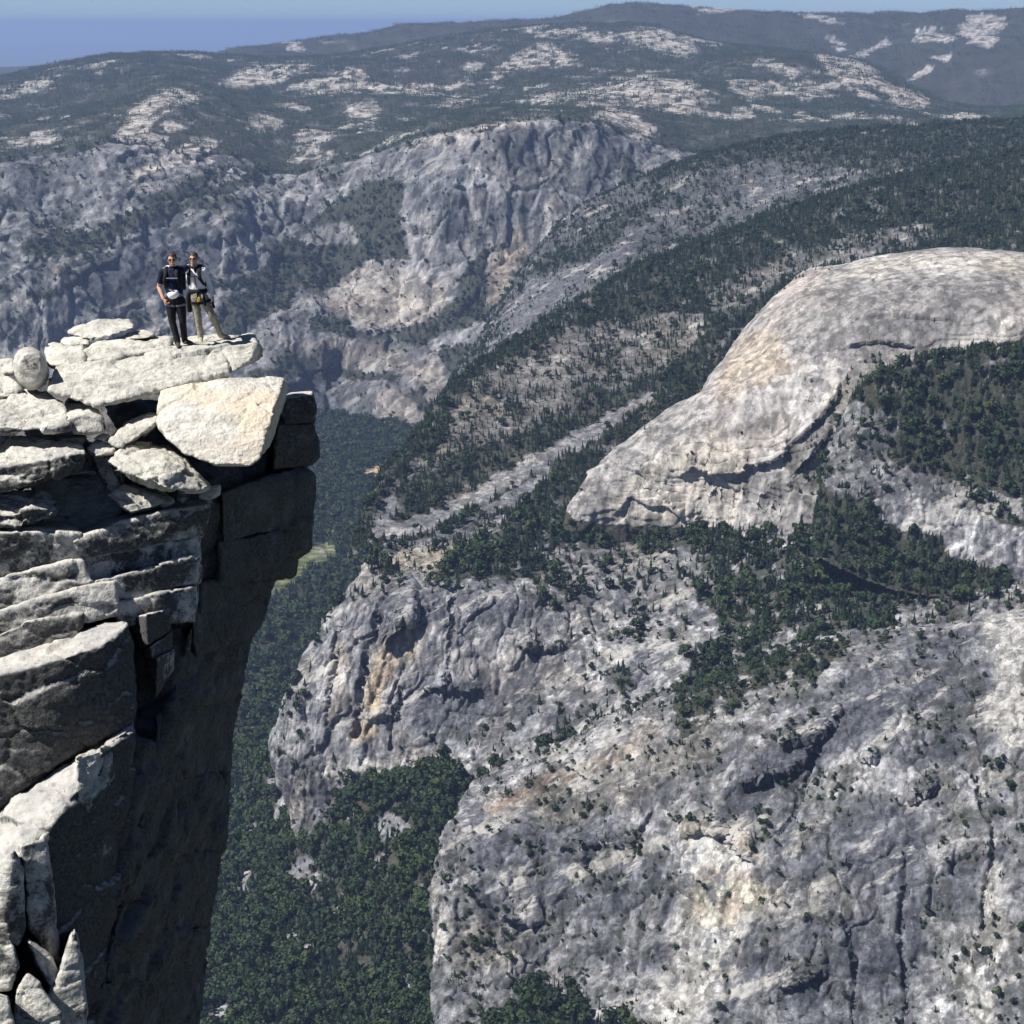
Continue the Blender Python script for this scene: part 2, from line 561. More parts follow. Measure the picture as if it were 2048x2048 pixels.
# --- wall with the column (behind) and the gully line
W1 = Patch('column_wall', [
    [(700, 1650, 3000), (560, 1500, 2620), (600, 1680, 2500), (760, 1680, 2440), (930, 1600, 2380), (1100, 1510, 2345), (1300, 1415, 2360), (1600, 1310, 2390), (1850, 1270, 2410), (2200, 1230, 2430)],
    [(680, 1510, 2900), (548, 1470, 2600), (615, 1570, 2515), (770, 1530, 2465), (930, 1500, 2430), (1090, 1450, 2410), (1295, 1370, 2400), (1600, 1270, 2430), (1850, 1235, 2440), (2200, 1190, 2470)],
    [(690, 1400, 2900), (578, 1390, 2610), (660, 1400, 2540), (785, 1400, 2505), (930, 1400, 2485), (1085, 1370, 2470), (1290, 1320, 2450), (1600, 1230, 2480), (1850, 1200, 2480), (2200, 1160, 2500)],
    [(740, 1260, 2900), (652, 1245, 2640), (715, 1250, 2575), (815, 1250, 2548), (940, 1250, 2530), (1085, 1260, 2525), (1280, 1265, 2515), (1600, 1180, 2545), (1850, 1160, 2540), (2200, 1130, 2550)],
    [(775, 1150, 2900), (733, 1135, 2690), (785, 1160, 2625), (860, 1170, 2600), (960, 1172, 2585), (1090, 1178, 2580), (1265, 1210, 2575), (1600, 1130, 2610), (1850, 1120, 2600), (2200, 1110, 2600)],
    [(780, 1110, 2950), (738, 1092, 2790), (820, 1105, 2735), (900, 1108, 2712), (1000, 1110, 2695), (1110, 1120, 2690), (1265, 1130, 2670), (1600, 1075, 2690), (1850, 1080, 2670), (2200, 1090, 2650)],
    [(800, 1080, 3000), (745, 1075, 2850), (830, 1060, 2830), (920, 1040, 2830), (1020, 1030, 2830), (1130, 1040, 2830), (1290, 1040, 2830), (1600, 1000, 2850), (1850, 1000, 2850), (2200, 1000, 2850)]], 2.9)

def lip(p, lines, wob=7):
    """break lines: the rock above the line stands proud of the rock below it"""
    P = p.P
    x, y = warp_px(P, wob, 1 / 30.0)
    d = np.zeros(len(P))
    for h, w, line in lines:
        a = np.array(line, float)
        o = np.argsort(a[:, 0])
        yl = np.interp(x, a[o, 0], a[o, 1])
        inside = (x > a[:, 0].min()) & (x < a[:, 0].max())
        end = np.minimum(x - a[:, 0].min(), a[:, 0].max() - x)
        dy = yl - y
        m = inside & (dy > 0)
        d[m] += h * np.exp(-dy[m] / w) * np.clip(end[m] / 12, 0, 1)
        m = inside & (dy <= 0) & (dy > -w * .5)
        d[m] -= 0.35 * h * np.exp(dy[m] / (w * .35)) * np.clip(end[m] / 12, 0, 1)
    p.displace(d)

def groove(p, lines):
    P = p.P
    x, y = warp_px(P, 16, 1 / 60.0)
    d = np.zeros(len(P))
    for h, w, line in lines:
        a = np.array(line, float)
        best = np.full(len(P), 1e9)
        for (x0, y0), (x1, y1) in zip(a, a[1:]):
            vx, vy_ = x1 - x0, y1 - y0
            t = np.clip(((x - x0) * vx + (y - y0) * vy_) / (vx * vx + vy_ * vy_), 0, 1)
            best = np.minimum(best, np.hypot(x - x0 - t * vx, y - y0 - t * vy_))
        d -= h * np.exp(-(best / w) ** 2)
    p.displace(d)

def rough_wall(p, big=16, med=7, fin=2.4, joint=4.0, cell=1.0):
    P = p.P
    steep = 1 - sstep(0.72, 0.97, np.abs(p.slope()))
    Q = P + 14 * np.stack([fbm(P / 50, 3), fbm(P / 50, 3, off=20), fbm(P / 50, 3, off=40)], 1)
    d = big * fbm(P / 170, 4)
    d += 0.7 * med * fbm(P / 60, 4, ridged=True, off=12) * (0.35 + 0.65 * steep)
    d += joint * fbm(P * np.array([1 / 26, 1 / 26, 1 / 110]), 4, ridged=True, off=55) * steep
    # fractured plates, large and small
    v, t, e = cells(Q / np.array([48, 48, 120]))
    d += cell * (3.2 * v + 4.5 * t) * (0.3 + 0.7 * steep)
    v2, t2, e2 = cells(Q / np.array([15, 15, 42]), 9)
    d += cell * (1.3 * v2 + 1.5 * t2) * (0.4 + 0.6 * steep)
    d -= cell * 2.2 * np.exp(-(e2 / .09) ** 2) * (v > -.2) + cell * 3.5 * np.exp(-(e / .05) ** 2)
    d += 0.5 * fin * fbm(P / 11, 3, off=5)
    p.displace(d)
    p.plate = 0.6 * v + 0.4 * v2

rough_wall(W1)
lip(W1, [(26, 40, [(770, 1300), (798, 1257), (812, 1232), (842, 1240)]), (12, 30, [(840, 1390), (870, 1375), (960, 1380)]), (12, 25, [(1030, 1290), (1100, 1300), (1140, 1290)])])
groove(W1, [(16, 6, [(762, 1232), (741, 1308), (725, 1401), (708, 1470)]), (8, 5, [(690, 1230), (668, 1330), (650, 1450)]), (9, 5, [(800, 1380), (790, 1440), (780, 1500)]), (8, 5, [(900, 1200), (905, 1290), (895, 1400)])])
P = W1.P
wx, wy = warp_px(P, 16)
sl = W1.slope()
n = fbm(P / 60, 4, off=31)
n2 = fbm(P / 25, 3, off=61)
led = np.exp(-(fbm(P / np.array([75, 75, 24]), 4, off=301) / .07) ** 2)
fo = np.clip(0.05 + 0.5 * led + 0.9 * sstep(0.08, 0.35, n) * sstep(0.25, 0.6, sl), 0, 0.8)
fo = paint(fo, wx, wy, [
    (0.88, [(868, 1155), (955, 1075), (1060, 1018), (1125, 1060), (1170, 1055), (1270, 1045), (1480, 1050), (1570, 1092), (1620, 1020), (1800, 1035), (2048, 1150), (1920, 1140), (1800, 1085), (1790, 1155), (1790, 1275), (1740, 1325), (1650, 1345), (1540, 1355), (1440, 1420), (1365, 1450), (1355, 1360), (1410, 1305), (1460, 1265), (1390, 1200), (1270, 1165), (1165, 1200), (1060, 1160)]),
    (0.35, [(1060, 1100), (1400, 1100), (1390, 1200), (1270, 1175), (1165, 1200)]),
    (0.3, [(1560, 1260), (1600, 1255), (1600, 1300), (1550, 1330), (1530, 1300)]),
    (0.02, [(1545, 1300), (1580, 1260), (1602, 1300), (1590, 1330)]),
    (0.04, [(660, 1220), (800, 1180), (950, 1185), (1060, 1200), (1050, 1400), (900, 1440), (800, 1500), (640, 1520), (600, 1450)]),
    (0.75, [(1080, 1480), (1140, 1460), (1150, 1485), (1100, 1500)]),
])
fo = np.where(n2 > 0.25, np.minimum(fo, 0.15), fo)
rc = rock_colour(P, 1.0, 0.32, 0.3, plate=W1.plate)
WHITE, TAN, ORANGE, DARK = (0.43, 0.415, 0.385), (0.36, 0.30, 0.21), (0.34, 0.225, 0.14), (0.115, 0.118, 0.13)
rc = paint_c(rc, wx, wy, [
    (TAN, 0.55, [(745, 1330), (775, 1280), (800, 1230), (825, 1250), (830, 1330), (800, 1290), (770, 1380), (740, 1470), (700, 1490), (720, 1420)]),
    (TAN, 0.35, [(660, 1290), (700, 1280), (690, 1430), (660, 1450)]),
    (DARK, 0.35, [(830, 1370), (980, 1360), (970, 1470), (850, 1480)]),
    (ORANGE, 0.6, [(660, 1620), (690, 1590), (715, 1600), (705, 1640), (670, 1655)]),
    (WHITE, 0.6, [(640, 1530), (760, 1520), (930, 1520), (930, 1545), (760, 1550), (650, 1560)]),
    (TAN, 0.45, [(740, 1120), (860, 1085), (990, 1095), (960, 1130), (850, 1150)]),
    (WHITE, 0.6, [(1000, 1530), (1150, 1460), (1300, 1390), (1310, 1405), (1180, 1490), (1040, 1550)]),
    (ORANGE, 0.45, [(1040, 1560), (1180, 1500), (1290, 1430), (1300, 1450), (1190, 1530), (1050, 1590)]),
])
# broad wall tones, painted shade of the dark facets included
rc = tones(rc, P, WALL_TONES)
W1.build(M_NEAR, np.clip(fo, 0, 1), rc)

# --- the buttress wall in front
W2 = Patch('canyon_wall', [
    [(1000, 2300, 2200), (900, 2300, 1850), (1080, 2300, 1790), (1280, 2300, 1740), (1500, 2300, 1720), (1700, 2300, 1710), (1900, 2300, 1700), (2220, 2300, 1700)],
    [(960, 2000, 2260), (872, 2010, 2000), (1080, 2010, 1995), (1280, 2010, 1960), (1500, 2010, 1900), (1700, 2010, 1890), (1900, 2010, 1880), (2220, 2010, 1880)],
    [(960, 1880, 2290), (872, 1890, 2065), (1080, 1880, 2060), (1290, 1860, 2020), (1500, 1860, 1970), (1700, 1860, 1950), (1900, 1860, 1950), (2220, 1860, 1950)],
    [(980, 1760, 2330), (868, 1745, 2130), (1080, 1740, 2120), (1290, 1720, 2080), (1500, 1700, 2040), (1700, 1700, 2020), (1900, 1700, 2020), (2220, 1700, 2030)],
    [(1000, 1660, 2370), (905, 1655, 2200), (1090, 1640, 2180), (1290, 1580, 2160), (1500, 1560, 2120), (1700, 1550, 2110), (1900, 1560, 2110), (2220, 1560, 2110)],
    [(1010, 1600, 2420), (940, 1588, 2290), (1095, 1545, 2265), (1290, 1465, 2255), (1500, 1440, 2200), (1700, 1400, 2210), (1900, 1420, 2200), (2220, 1400, 2200)],
    [(1030, 1560, 2460), (960, 1560, 2345), (1100, 1500, 2335), (1300, 1405, 2350), (1500, 1345, 2310), (1700, 1290, 2340), (1900, 1260, 2350), (2220, 1230, 2350)],
    [(1050, 1540, 2500), (1000, 1540, 2420), (1120, 1490, 2420), (1310, 1400, 2440), (1500, 1320, 2430), (1700, 1265, 2440), (1900, 1230, 2450), (2220, 1200, 2450)]], 2.9)
rough_wall(W2, 17, 9, 2.6, 5.0)
lip(W2, [(11, 50, [(1358, 1676), (1389, 1662), (1420, 1665), (1451, 1676), (1482, 1706), (1512, 1732)]), (16, 30, [(1560, 1500), (1637, 1484), (1673, 1453), (1685, 1417)]), (16, 30, [(1475, 1584), (1529, 1567), (1611, 1535), (1640, 1489)]), (14, 30, [(1812, 1612), (1854, 1592), (1880, 1575)]), (14, 26, [(1555, 1985), (1622, 1954), (1660, 1950)]), (14, 26, [(1000, 1840), (1040, 1845), (1090, 1840)]), (12, 30, [(1120, 1700), (1200, 1690), (1290, 1690)]), (12, 24, [(1720, 1520), (1760, 1525)])])
groove(W2, [(10, 5, [(1690, 1820), (1705, 1900), (1715, 2048)]), (9, 5, [(1800, 1700), (1805, 1850), (1810, 2048)]), (9, 5, [(1640, 1500), (1600, 1600), (1580, 1640)]), (9, 5, [(1950, 1560), (1985, 1680), (1960, 1860)]), (8, 4, [(1300, 1620), (1270, 1680), (1260, 1720)])])
P = W2.P
wx, wy = warp_px(P, 16)
sl = W2.slope()
n = fbm(P / 70, 4, off=35)
n2 = fbm(P / 22, 3, off=66)
led = np.exp(-(fbm(P / np.array([75, 75, 24]), 4, off=301) / .07) ** 2)
fo = np.clip(0.04 + 0.5 * led + 0.85 * sstep(0.05, 0.35, n) * sstep(0.3, 0.65, sl), 0, 0.6)
fo = paint(fo, wx, wy, [
    (0.95, [(1340, 1370), (1420, 1290), (1600, 1290), (1710, 1280), (1640, 1350), (1540, 1365), (1440, 1430), (1365, 1475), (1348, 1420)]),
    (0.55, [(1060, 1640), (1130, 1610), (1200, 1600), (1190, 1630), (1120, 1660), (1060, 1670)]),
    (0.55, [(1900, 1620), (2048, 1600), (2048, 1640), (1900, 1650)]),
    (0.5, [(1940, 1480), (2000, 1520), (2048, 1540), (2048, 1600), (1990, 1570)]),
    (0.5, [(1990, 1850), (2048, 1840), (2048, 1900), (2005, 1890)]),
    (0.45, [(1600, 1780), (1680, 1790), (1670, 1860), (1590, 1850)]),
    (0.02, [(1960, 1230), (2048, 1200), (2048, 1490), (2000, 1500), (1960, 1420)]),
    (0.02, [(1700, 1720), (1760, 1620), (1860, 1640), (1840, 1900), (1700, 1980)]),
    (0.02, [(1640, 1420), (1760, 1330), (1800, 1450), (1700, 1530), (1560, 1560)]),
    (0.0, [(1350, 1660), (1480, 1640), (1530, 1760), (1450, 1760), (1360, 1740)]),
])
fo = np.where(n2 > 0.22, np.minimum(fo, 0.1), fo)
rc = rock_colour(P, 0.92, 0.36, 0.22, plate=W2.plate)
rc = paint_c(rc, wx, wy, [
    (WHITE, 0.6, [(1965, 1240), (1990, 1215), (2060, 1190), (2060, 1490), (2020, 1505), (1995, 1470), (1975, 1430), (1985, 1350)]),
    (WHITE, 0.55, [(1930, 2048), (1900, 1960), (1960, 1850), (1975, 1720), (2000, 1740), (2010, 1850), (1990, 2048)]),
    (WHITE, 0.5, [(1340, 1900), (1360, 1780), (1480, 1760), (1550, 1780), (1520, 1830), (1450, 1930), (1400, 2048), (1290, 2048)]),
    (TAN, 0.5, [(1358, 1645), (1400, 1640), (1470, 1655), (1465, 1630), (1485, 1630), (1490, 1660), (1530, 1730), (1500, 1720), (1450, 1680), (1370, 1680)]),
    (WHITE, 0.7, [(1365, 1690), (1420, 1670), (1470, 1700), (1500, 1735), (1430, 1740), (1370, 1720)]),
    (DARK, 0.5, [(1440, 1600), (1540, 1500), (1640, 1430), (1700, 1350), (1780, 1320), (1790, 1440), (1700, 1480), (1620, 1560), (1500, 1620)]),  # shade of the dark facets, painted here as well
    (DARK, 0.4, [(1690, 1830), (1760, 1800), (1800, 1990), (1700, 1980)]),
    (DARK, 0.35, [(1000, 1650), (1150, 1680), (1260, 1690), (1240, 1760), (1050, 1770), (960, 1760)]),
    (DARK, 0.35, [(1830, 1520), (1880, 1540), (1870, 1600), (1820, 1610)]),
    (ORANGE, 0.35, [(960, 1620), (1050, 1560), (1150, 1530), (1150, 1545), (1050, 1590), (980, 1640)]),
    (WHITE, 0.6, [(866, 1760), (885, 1740), (890, 1900), (868, 1960)]),
])
rc = tones(rc, P, WALL_TONES)
W2.build(M_NEAR, np.clip(fo, 0, 1), rc)

# --- the great dome
D = [
    [(1135, 1052, 2770), (1240, 1075, 2760), (1390, 1080, 2745), (1500, 1125, 2690), (1640, 1080, 2730), (1840, 1020, 2770), (2200, 1010, 2770)],
    [(1150, 1002, 2790), (1265, 1000, 2768), (1405, 1000, 2755), (1520, 1020, 2735), (1660, 990, 2750), (1850, 930, 2785), (2200, 920, 2790)],
    [(1190, 945, 2820), (1300, 920, 2788), (1425, 915, 2772), (1550, 915, 2762), (1690, 880, 2775), (1865, 835, 2808), (2200, 830, 2812)],
    [(1336, 815, 2900), (1405, 806, 2850), (1500, 795, 2820), (1620, 785, 2815), (1740, 755, 2835), (1880, 730, 2862), (2200, 725, 2870)],
    [(1394, 792, 2940), (1445, 768, 2888), (1535, 745, 2862), (1645, 733, 2856), (1757, 712, 2870), (1888, 688, 2894), (2200, 684, 2902)],
    [(1430, 737, 2985), (1500, 700, 2935), (1585, 675, 2905), (1685, 662, 2895), (1780, 645, 2905), (1900, 628, 2925), (2200, 625, 2935)],
    [(1490, 646, 3065), (1560, 612, 3020), (1640, 588, 2995), (1730, 572, 2995), (1810, 560, 3005), (1910, 552, 3022), (2200, 560, 3032)],
    [(1590, 568, 3150), (1650, 546, 3125), (1720, 529, 3125), (1790, 517, 3145), (1850, 508, 3165), (1925, 504, 3185), (2200, 520, 3190)]]
D = [[(r[0][0] + 45, r[0][1] + 14, r[0][2] + 190)] + r for r in D]
D = [[(a, b + 75, r) for a, b, r in D[0]]] + D
dm = Patch('granite_dome', D, 3.0, back=[(160, 30), (420, 240)])
P = dm.P
lowpart = sstep(800, 1000, project(P)[1])
dm.displace(6 * fbm(P / 150, 3) + (0.8 + 3.2 * lowpart) * fbm(P / 40, 4, ridged=True, off=3) + 2.6 * fbm(P * np.array([1 / 18, 1 / 18, 1 / 120]), 3, ridged=True, off=8) * lowpart + 0.7 * fbm(P / 11, 3))
# exfoliation steps: thin shells that break off in arcs
P = dm.P
sh = fbm(P / np.array([210, 210, 90]), 3, off=22)
dm.displace(1.9 * np.floor(sh * 7))
v, t, e = cells(dm.P / np.array([60, 60, 110]), 4)
dm.displace(lowpart * (2.5 * v + 5 * t))
lip(dm, [(9, 45, [(1358, 955), (1385, 936), (1414, 945), (1453, 950), (1500, 944)]), (6, 30, [(1225, 1032), (1262, 995), (1296, 1012), (1335, 1014), (1372, 1045)]), (5, 30, [(1690, 692), (1753, 683), (1830, 694)]), (8, 30, [(1940, 708), (1998, 688), (2048, 682)]), (5, 26, [(1590, 745), (1615, 762), (1650, 765)]), (11, 40, [(1580, 890), (1630, 847), (1669, 803), (1685, 764)]), (14, 30, [(1588, 946), (1630, 901), (1668, 857)]), (10, 26, [(1480, 935), (1540, 925), (1580, 905)]), (4, 30, [(1700, 640), (1780, 632), (1900, 640)]), (5, 25, [(1240, 935), (1275, 945), (1300, 962)])], 2.0)
P = dm.P
x, y = project(P)
wx, wy = warp_px(P, 10)
fo = np.zeros(len(P))
n = fbm(P / 40, 4, off=35)
fo = np.where((n > 0.30) & (y > 850), 0.25, fo)
fo = paint(fo, wx, wy, [
    (0.5, [(1560, 905), (1620, 860), (1700, 740), (1760, 700), (1800, 1000), (1650, 1060), (1600, 1000)]),
    (0.25, [(1400, 620), (1600, 545), (1680, 540), (1600, 560), (1480, 640)]),
    (0.95, [(1060, 1010), (1120, 1000), (1150, 1040), (1290, 1055), (1400, 1055), (1480, 1060), (1500, 1140), (1060, 1140)]),
])
rc = rock_colour(P, 1.42, 0.12, 0.25, 0.6)
st = fbm(P * np.array([1 / 9, 1 / 9, 1 / 220]), 4, off=19)
st2 = fbm(P * np.array([1 / 34, 1 / 34, 1 / 600]), 3, off=29)
rc *= (1 + 0.55 * st + 0.4 * st2)[:, None]
SMOKE = (0.165, 0.165, 0.175)
rc = paint_c(rc, *warp_px(P, 26, 1 / 90), [
    (SMOKE, 0.55, [(1600, 600), (1700, 565), (1850, 555), (2048, 560), (2048, 640), (1950, 640), (1850, 620), (1700, 640), (1620, 640)]),
    (SMOKE, 0.3, [(1560, 640), (1680, 640), (1800, 650), (1800, 720), (1680, 720), (1580, 720)]),
    (SMOKE, 0.45, [(1700, 640), (1760, 620), (1790, 640), (1775, 720), (1740, 740)]),
    (TAN, 0.4, [(1440, 720), (1500, 670), (1560, 680), (1580, 750), (1500, 780), (1440, 800)]),
    (WHITE, 0.55, [(1200, 1040), (1260, 950), (1360, 880), (1450, 860), (1500, 900), (1470, 1040), (1400, 1060)]),
    (WHITE, 0.6, [(1590, 570), (1720, 530), (1850, 506), (2048, 510), (2048, 545), (1850, 535), (1700, 560)]),
    (SMOKE, 0.5, [(1480, 960), (1600, 880), (1660, 800), (1690, 820), (1620, 980), (1580, 1090), (1500, 1120)]),
    (WHITE, 0.6, [(1670, 760), (1740, 755), (1750, 790), (1700, 830), (1670, 810)]),
])
rc = rc * np.array([[1.05, 1.0, 0.93]])
dm.build(M_DOME, fo, np.clip(rc, 0.05, 0.62))

# --- the wooded knob standing before the dome on the right
K = [
    [(1640, 1120, 2520), (1780, 1180, 2490), (1930, 1200, 2480), (2200, 1240, 2440)],
    [(1640, 1040, 2580), (1780, 1080, 2560), (1920, 1120, 2550), (2200, 1170, 2510)],
    [(1640, 985, 2605), (1770, 985, 2600), (1920, 1010, 2590), (2200, 1040, 2570)],
    [(1650, 925, 2650), (1790, 915, 2650), (1940, 920, 2660), (2200, 930, 2650)],
    [(1680, 855, 2700), (1800, 815, 2700), (1940, 800, 2710), (2200, 790, 2710)],
    [(1722, 780, 2745), (1830, 728, 2745), (1945, 708, 2755), (2200, 700, 2765)]]
K = [[(r[0][0] + 60, r[0][1] + 30, r[0][2] + 120)] + r for r in K]
kn = Patch('wooded_knob', K, 3.4, back=[(60, 40), (140, 150)])
rough_wall(kn, 10, 6, 2.5, 5)
P = kn.P
wx, wy = warp_px(P, 16)
n = fbm(P / 36, 4, off=33)
fo = np.clip(0.98 - 0.5 * sstep(0.22, 0.42, n), 0, 1)
fo = paint(fo, wx, wy, [
    (0.03, [(1740, 1000), (1800, 980), (1880, 1000), (2000, 1040), (2060, 1060), (2200, 1060), (2200, 1200), (2048, 1165), (1900, 1110), (1870, 1060), (1760, 1055)]),
    (0.3, [(1640, 930), (1760, 900), (1850, 950), (1960, 980), (2048, 1000), (2048, 1040), (1900, 1010), (1760, 990), (1660, 1000)]),
    (0.4, [(1640, 860), (1720, 800), (1800, 850), (1760, 920), (1660, 930)])])
rc = rock_colour(P, 1.15, 0.5, 0.2, plate=kn.plate)
kn.build(M_NEAR, fo, rc)

# --- the ridge behind the dome
rd = Patch('forested_ridge', [
    [(690, 1130, 2760), (738, 1100, 2770), (900, 1120, 2715), (1080, 1080, 2780), (1300, 920, 3120), (1480, 740, 3480), (1700, 620, 3630), (1900, 580, 3680), (2220, 570, 3730)],
    [(715, 1060, 2860), (742, 1050, 2850), (860, 1020, 2900), (1060, 940, 3040), (1280, 800, 3340), (1460, 650, 3640), (1700, 550, 3840), (1900, 505, 3900), (2220, 480, 3950)],
    [(745, 1000, 2980), (758, 985, 2950), (845, 935, 3070), (1025, 825, 3270), (1225, 695, 3590), (1420, 575, 3870), (1700, 475, 4080), (1900, 432, 4150), (2220, 400, 4200)],
    [(770, 950, 3100), (785, 942, 3060), (850, 860, 3210), (940, 752, 3450), (1150, 622, 3800), (1380, 498, 4110), (1700, 388, 4360), (1900, 338, 4460), (2220, 290, 4560)]], 3.4, back=[(150, 60), (500, 480)])
P = rd.P
rd.displace(15 * fbm(P / 200, 4) + 8 * fbm(P / 60, 4, ridged=True, off=2) + 3 * fbm(P / 18, 3))
P = rd.P
wx, wy = warp_px(P, 16)
x, y = project(P)
n = fbm(P / 45, 4, off=37)
fo = np.clip(1.0 - 0.6 * sstep(0.05, 0.35, n), 0.2, 1)
LEDGE = [(738, 1072), (860, 1022), (1000, 950), (1150, 862), (1290, 785), (1318, 790), (1180, 885), (1040, 965), (920, 1030), (800, 1080)]
TALUS = [(880, 880), (940, 760), (1040, 710), (1150, 650), (1250, 640), (1400, 620), (1420, 660), (1330, 740), (1200, 790), (1050, 870), (930, 900), (860, 940)]
TALUS2 = [(1400, 590), (1560, 520), (1700, 470), (1850, 445), (1880, 470), (1700, 530), (1560, 570), (1440, 640)]
fo = paint(fo, wx, wy, [
    (0.78, TALUS), (0.75, TALUS2), (0.03, LEDGE), (0.05, [(770, 1095), (900, 1062), (1010, 992), (1100, 930), (1112, 946), (1005, 1022), (900, 1088)]), (0.22, [(730, 1090), (745, 1040), (790, 960), (850, 900), (870, 905), (800, 990), (790, 1060)]),
    (0.25, [(840, 1010), (880, 985), (1100, 880), (1100, 900), (900, 1000)]) if False else (0.9, [(800, 960), (900, 900), (1100, 850), (1300, 720), (1360, 700), (1280, 790), (1150, 860), (1000, 940), (860, 1000), (790, 1010)]),
    (0.03, LEDGE)])
fo = np.where(inpoly(wx, wy, TALUS) | inpoly(wx, wy, TALUS2), np.clip(0.42 + 1.3 * fbm(P / 55, 5, .62, off=88), .08, .95), fo)
rc = rock_colour(P, 0.72, 0.15, 0.5)
rc = paint_c(rc, wx, wy, [(TAN, 0.15, TALUS), (TAN, 0.1, TALUS2), (WHITE, 0.15, LEDGE), ((0.17, 0.12, 0.09), 0.5, [(1260, 560), (1400, 540), (1420, 580), (1300, 620)])])
rd.build(M_NEAR, fo, rc)

# --- the grey slope beyond it
sl3 = Patch('grey_slope', [
    [(830, 900, 4300), (900, 840, 4250), (1050, 720, 4300), (1250, 600, 4500), (1500, 500, 4800), (1800, 410, 5000), (2220, 350, 5150)],
    [(880, 800, 4700), (925, 745, 4700), (1070, 620, 4800), (1300, 490, 5000), (1550, 410, 5200), (1830, 340, 5350), (2220, 300, 5480)],
    [(930, 720, 5150), (960, 690, 5150), (1090, 530, 5250), (1300, 400, 5330), (1550, 340, 5480), (1830, 298, 5650), (2220, 265, 5750)],
    [(980, 640, 5500), (1010, 610, 5450), (1130, 455, 5500), (1325, 345, 5600), (1560, 287, 5780), (1830, 262, 5950), (2220, 238, 6050)]], 3.4, back=[(300, 60), (900, 500)])
P = sl3.P
sl3.displace(26 * fbm(P / 300, 4) + 14 * fbm(P / 80, 4, ridged=True, off=2) + 4 * fbm(P / 25, 3))
P = sl3.P
wx, wy = warp_px(P, 14)
n = fbm(P / 50, 4, off=47)
fo = np.clip(0.32 + 0.5 * sstep(0.0, 0.3, n), 0.1, 0.75)
fo = paint(fo, wx, wy, [
    (0.85, [(1290, 340), (1420, 285), (1560, 265), (1830, 245), (2220, 230), (2220, 420), (1900, 390), (1860, 340), (1700, 340), (1560, 320), (1400, 340), (1300, 370)]),
    (0.85, [(1060, 540), (1150, 480), (1260, 410), (1380, 385), (1300, 420), (1180, 520), (1100, 560)]),
    (0.12, [(1000, 640), (1060, 560), (1180, 520), (1330, 430), (1250, 520), (1120, 600), (1020, 690)]),
    (0.12, [(1480, 370), (1560, 350), (1640, 360), (1560, 400), (1480, 420)])])
fo = np.where(fbm(P / 22, 3, off=3) > 0.25, np.minimum(fo, 0.3), fo)
rc = rock_colour(P, 0.58, 0.15, 0.25, 0.7)
sl3.build(M_NEAR, fo, rc)

# --- the far wall of the valley and the wooded upland on top of it
xs = [-180, -40, 90, 220, 340, 460, 570, 680, 780, 880, 980, 1080, 1190, 1300, 1420, 1560, 1720, 1900, 2060, 2230]
def prof(pts):
    a = np.array(pts, float)
    return np.interp(xs, a[:, 0], a[:, 1])
base_y = prof([(-180, 900), (200, 890), (560, 835), (640, 830), (700, 880), (780, 880), (890, 865), (1000, 790), (1200, 700), (2230, 560)])
low_y = prof([(-180, 800), (200, 790), (560, 760), (640, 752), (760, 755), (840, 740), (900, 760), (1000, 720), (1200, 640), (2230, 500)])
shelf_y = prof([(-180, 700), (200, 690), (540, 655), (640, 660), (760, 672), (880, 665), (960, 640), (1050, 600), (1200, 560), (2230, 430)])
mid_y = prof([(-180, 560), (100, 545), (300, 540), (450, 560), (620, 560), (720, 545), (850, 530), (960, 520), (1050, 500), (1200, 470), (2230, 380)])
up_y = prof([(-180, 440), (100, 430), (300, 400), (450, 400), (620, 420), (760, 400), (850, 390), (960, 370), (1050, 370), (1200, 380), (1400, 350), (2230, 320)])
rim_y = prof([(-180, 335), (0, 325), (150, 302), (270, 275), (340, 300), (440, 305), (560, 345), (640, 335), (720, 325), (800, 292), (880, 272), (950, 258), (1060, 240), (1180, 238), (1280, 270), (1360, 310), (1500, 330), (2230, 300)])
p1_y = prof([(-180, 270), (100, 262), (250, 235), (330, 215), (440, 240), (520, 228), (600, 265), (700, 265), (800, 250), (900, 235), (1000, 225), (1120, 222), (1230, 217), (1300, 240), (1400, 262), (1600, 262), (2230, 262)])
p2_y = prof([(-180, 225), (80, 205), (200, 200), (340, 175), (440, 185), (560, 200), (700, 198), (850, 197), (1000, 200), (1150, 190), (1300, 170), (1400, 165), (1500, 185), (1620, 200), (1760, 205), (1870, 228), (2230, 240)])
p3_y = prof([(-180, 200), (80, 165), (200, 150), (340, 145), (440, 160), (560, 152), (700, 145), (850, 150), (1000, 135), (1150, 130), (1300, 125), (1400, 125), (1500, 130), (1640, 120), (1760, 160), (1870, 212), (2230, 225)])
sky_y = prof([(-180, 190), (0, 158), (70, 138), (150, 120), (210, 112), (300, 107), (420, 107), (500, 118), (600, 116), (700, 108), (800, 92), (900, 72), (1000, 60), (1100, 52), (1200, 50), (1320, 55), (1400, 80), (1520, 100), (1650, 104), (1740, 128), (1820, 180), (1900, 212), (2230, 222)])
def rowr(ys, r):
    rr = np.interp(xs, [p[0] for p in r], [p[1] for p in r])
    return list(zip(xs, ys, rr))
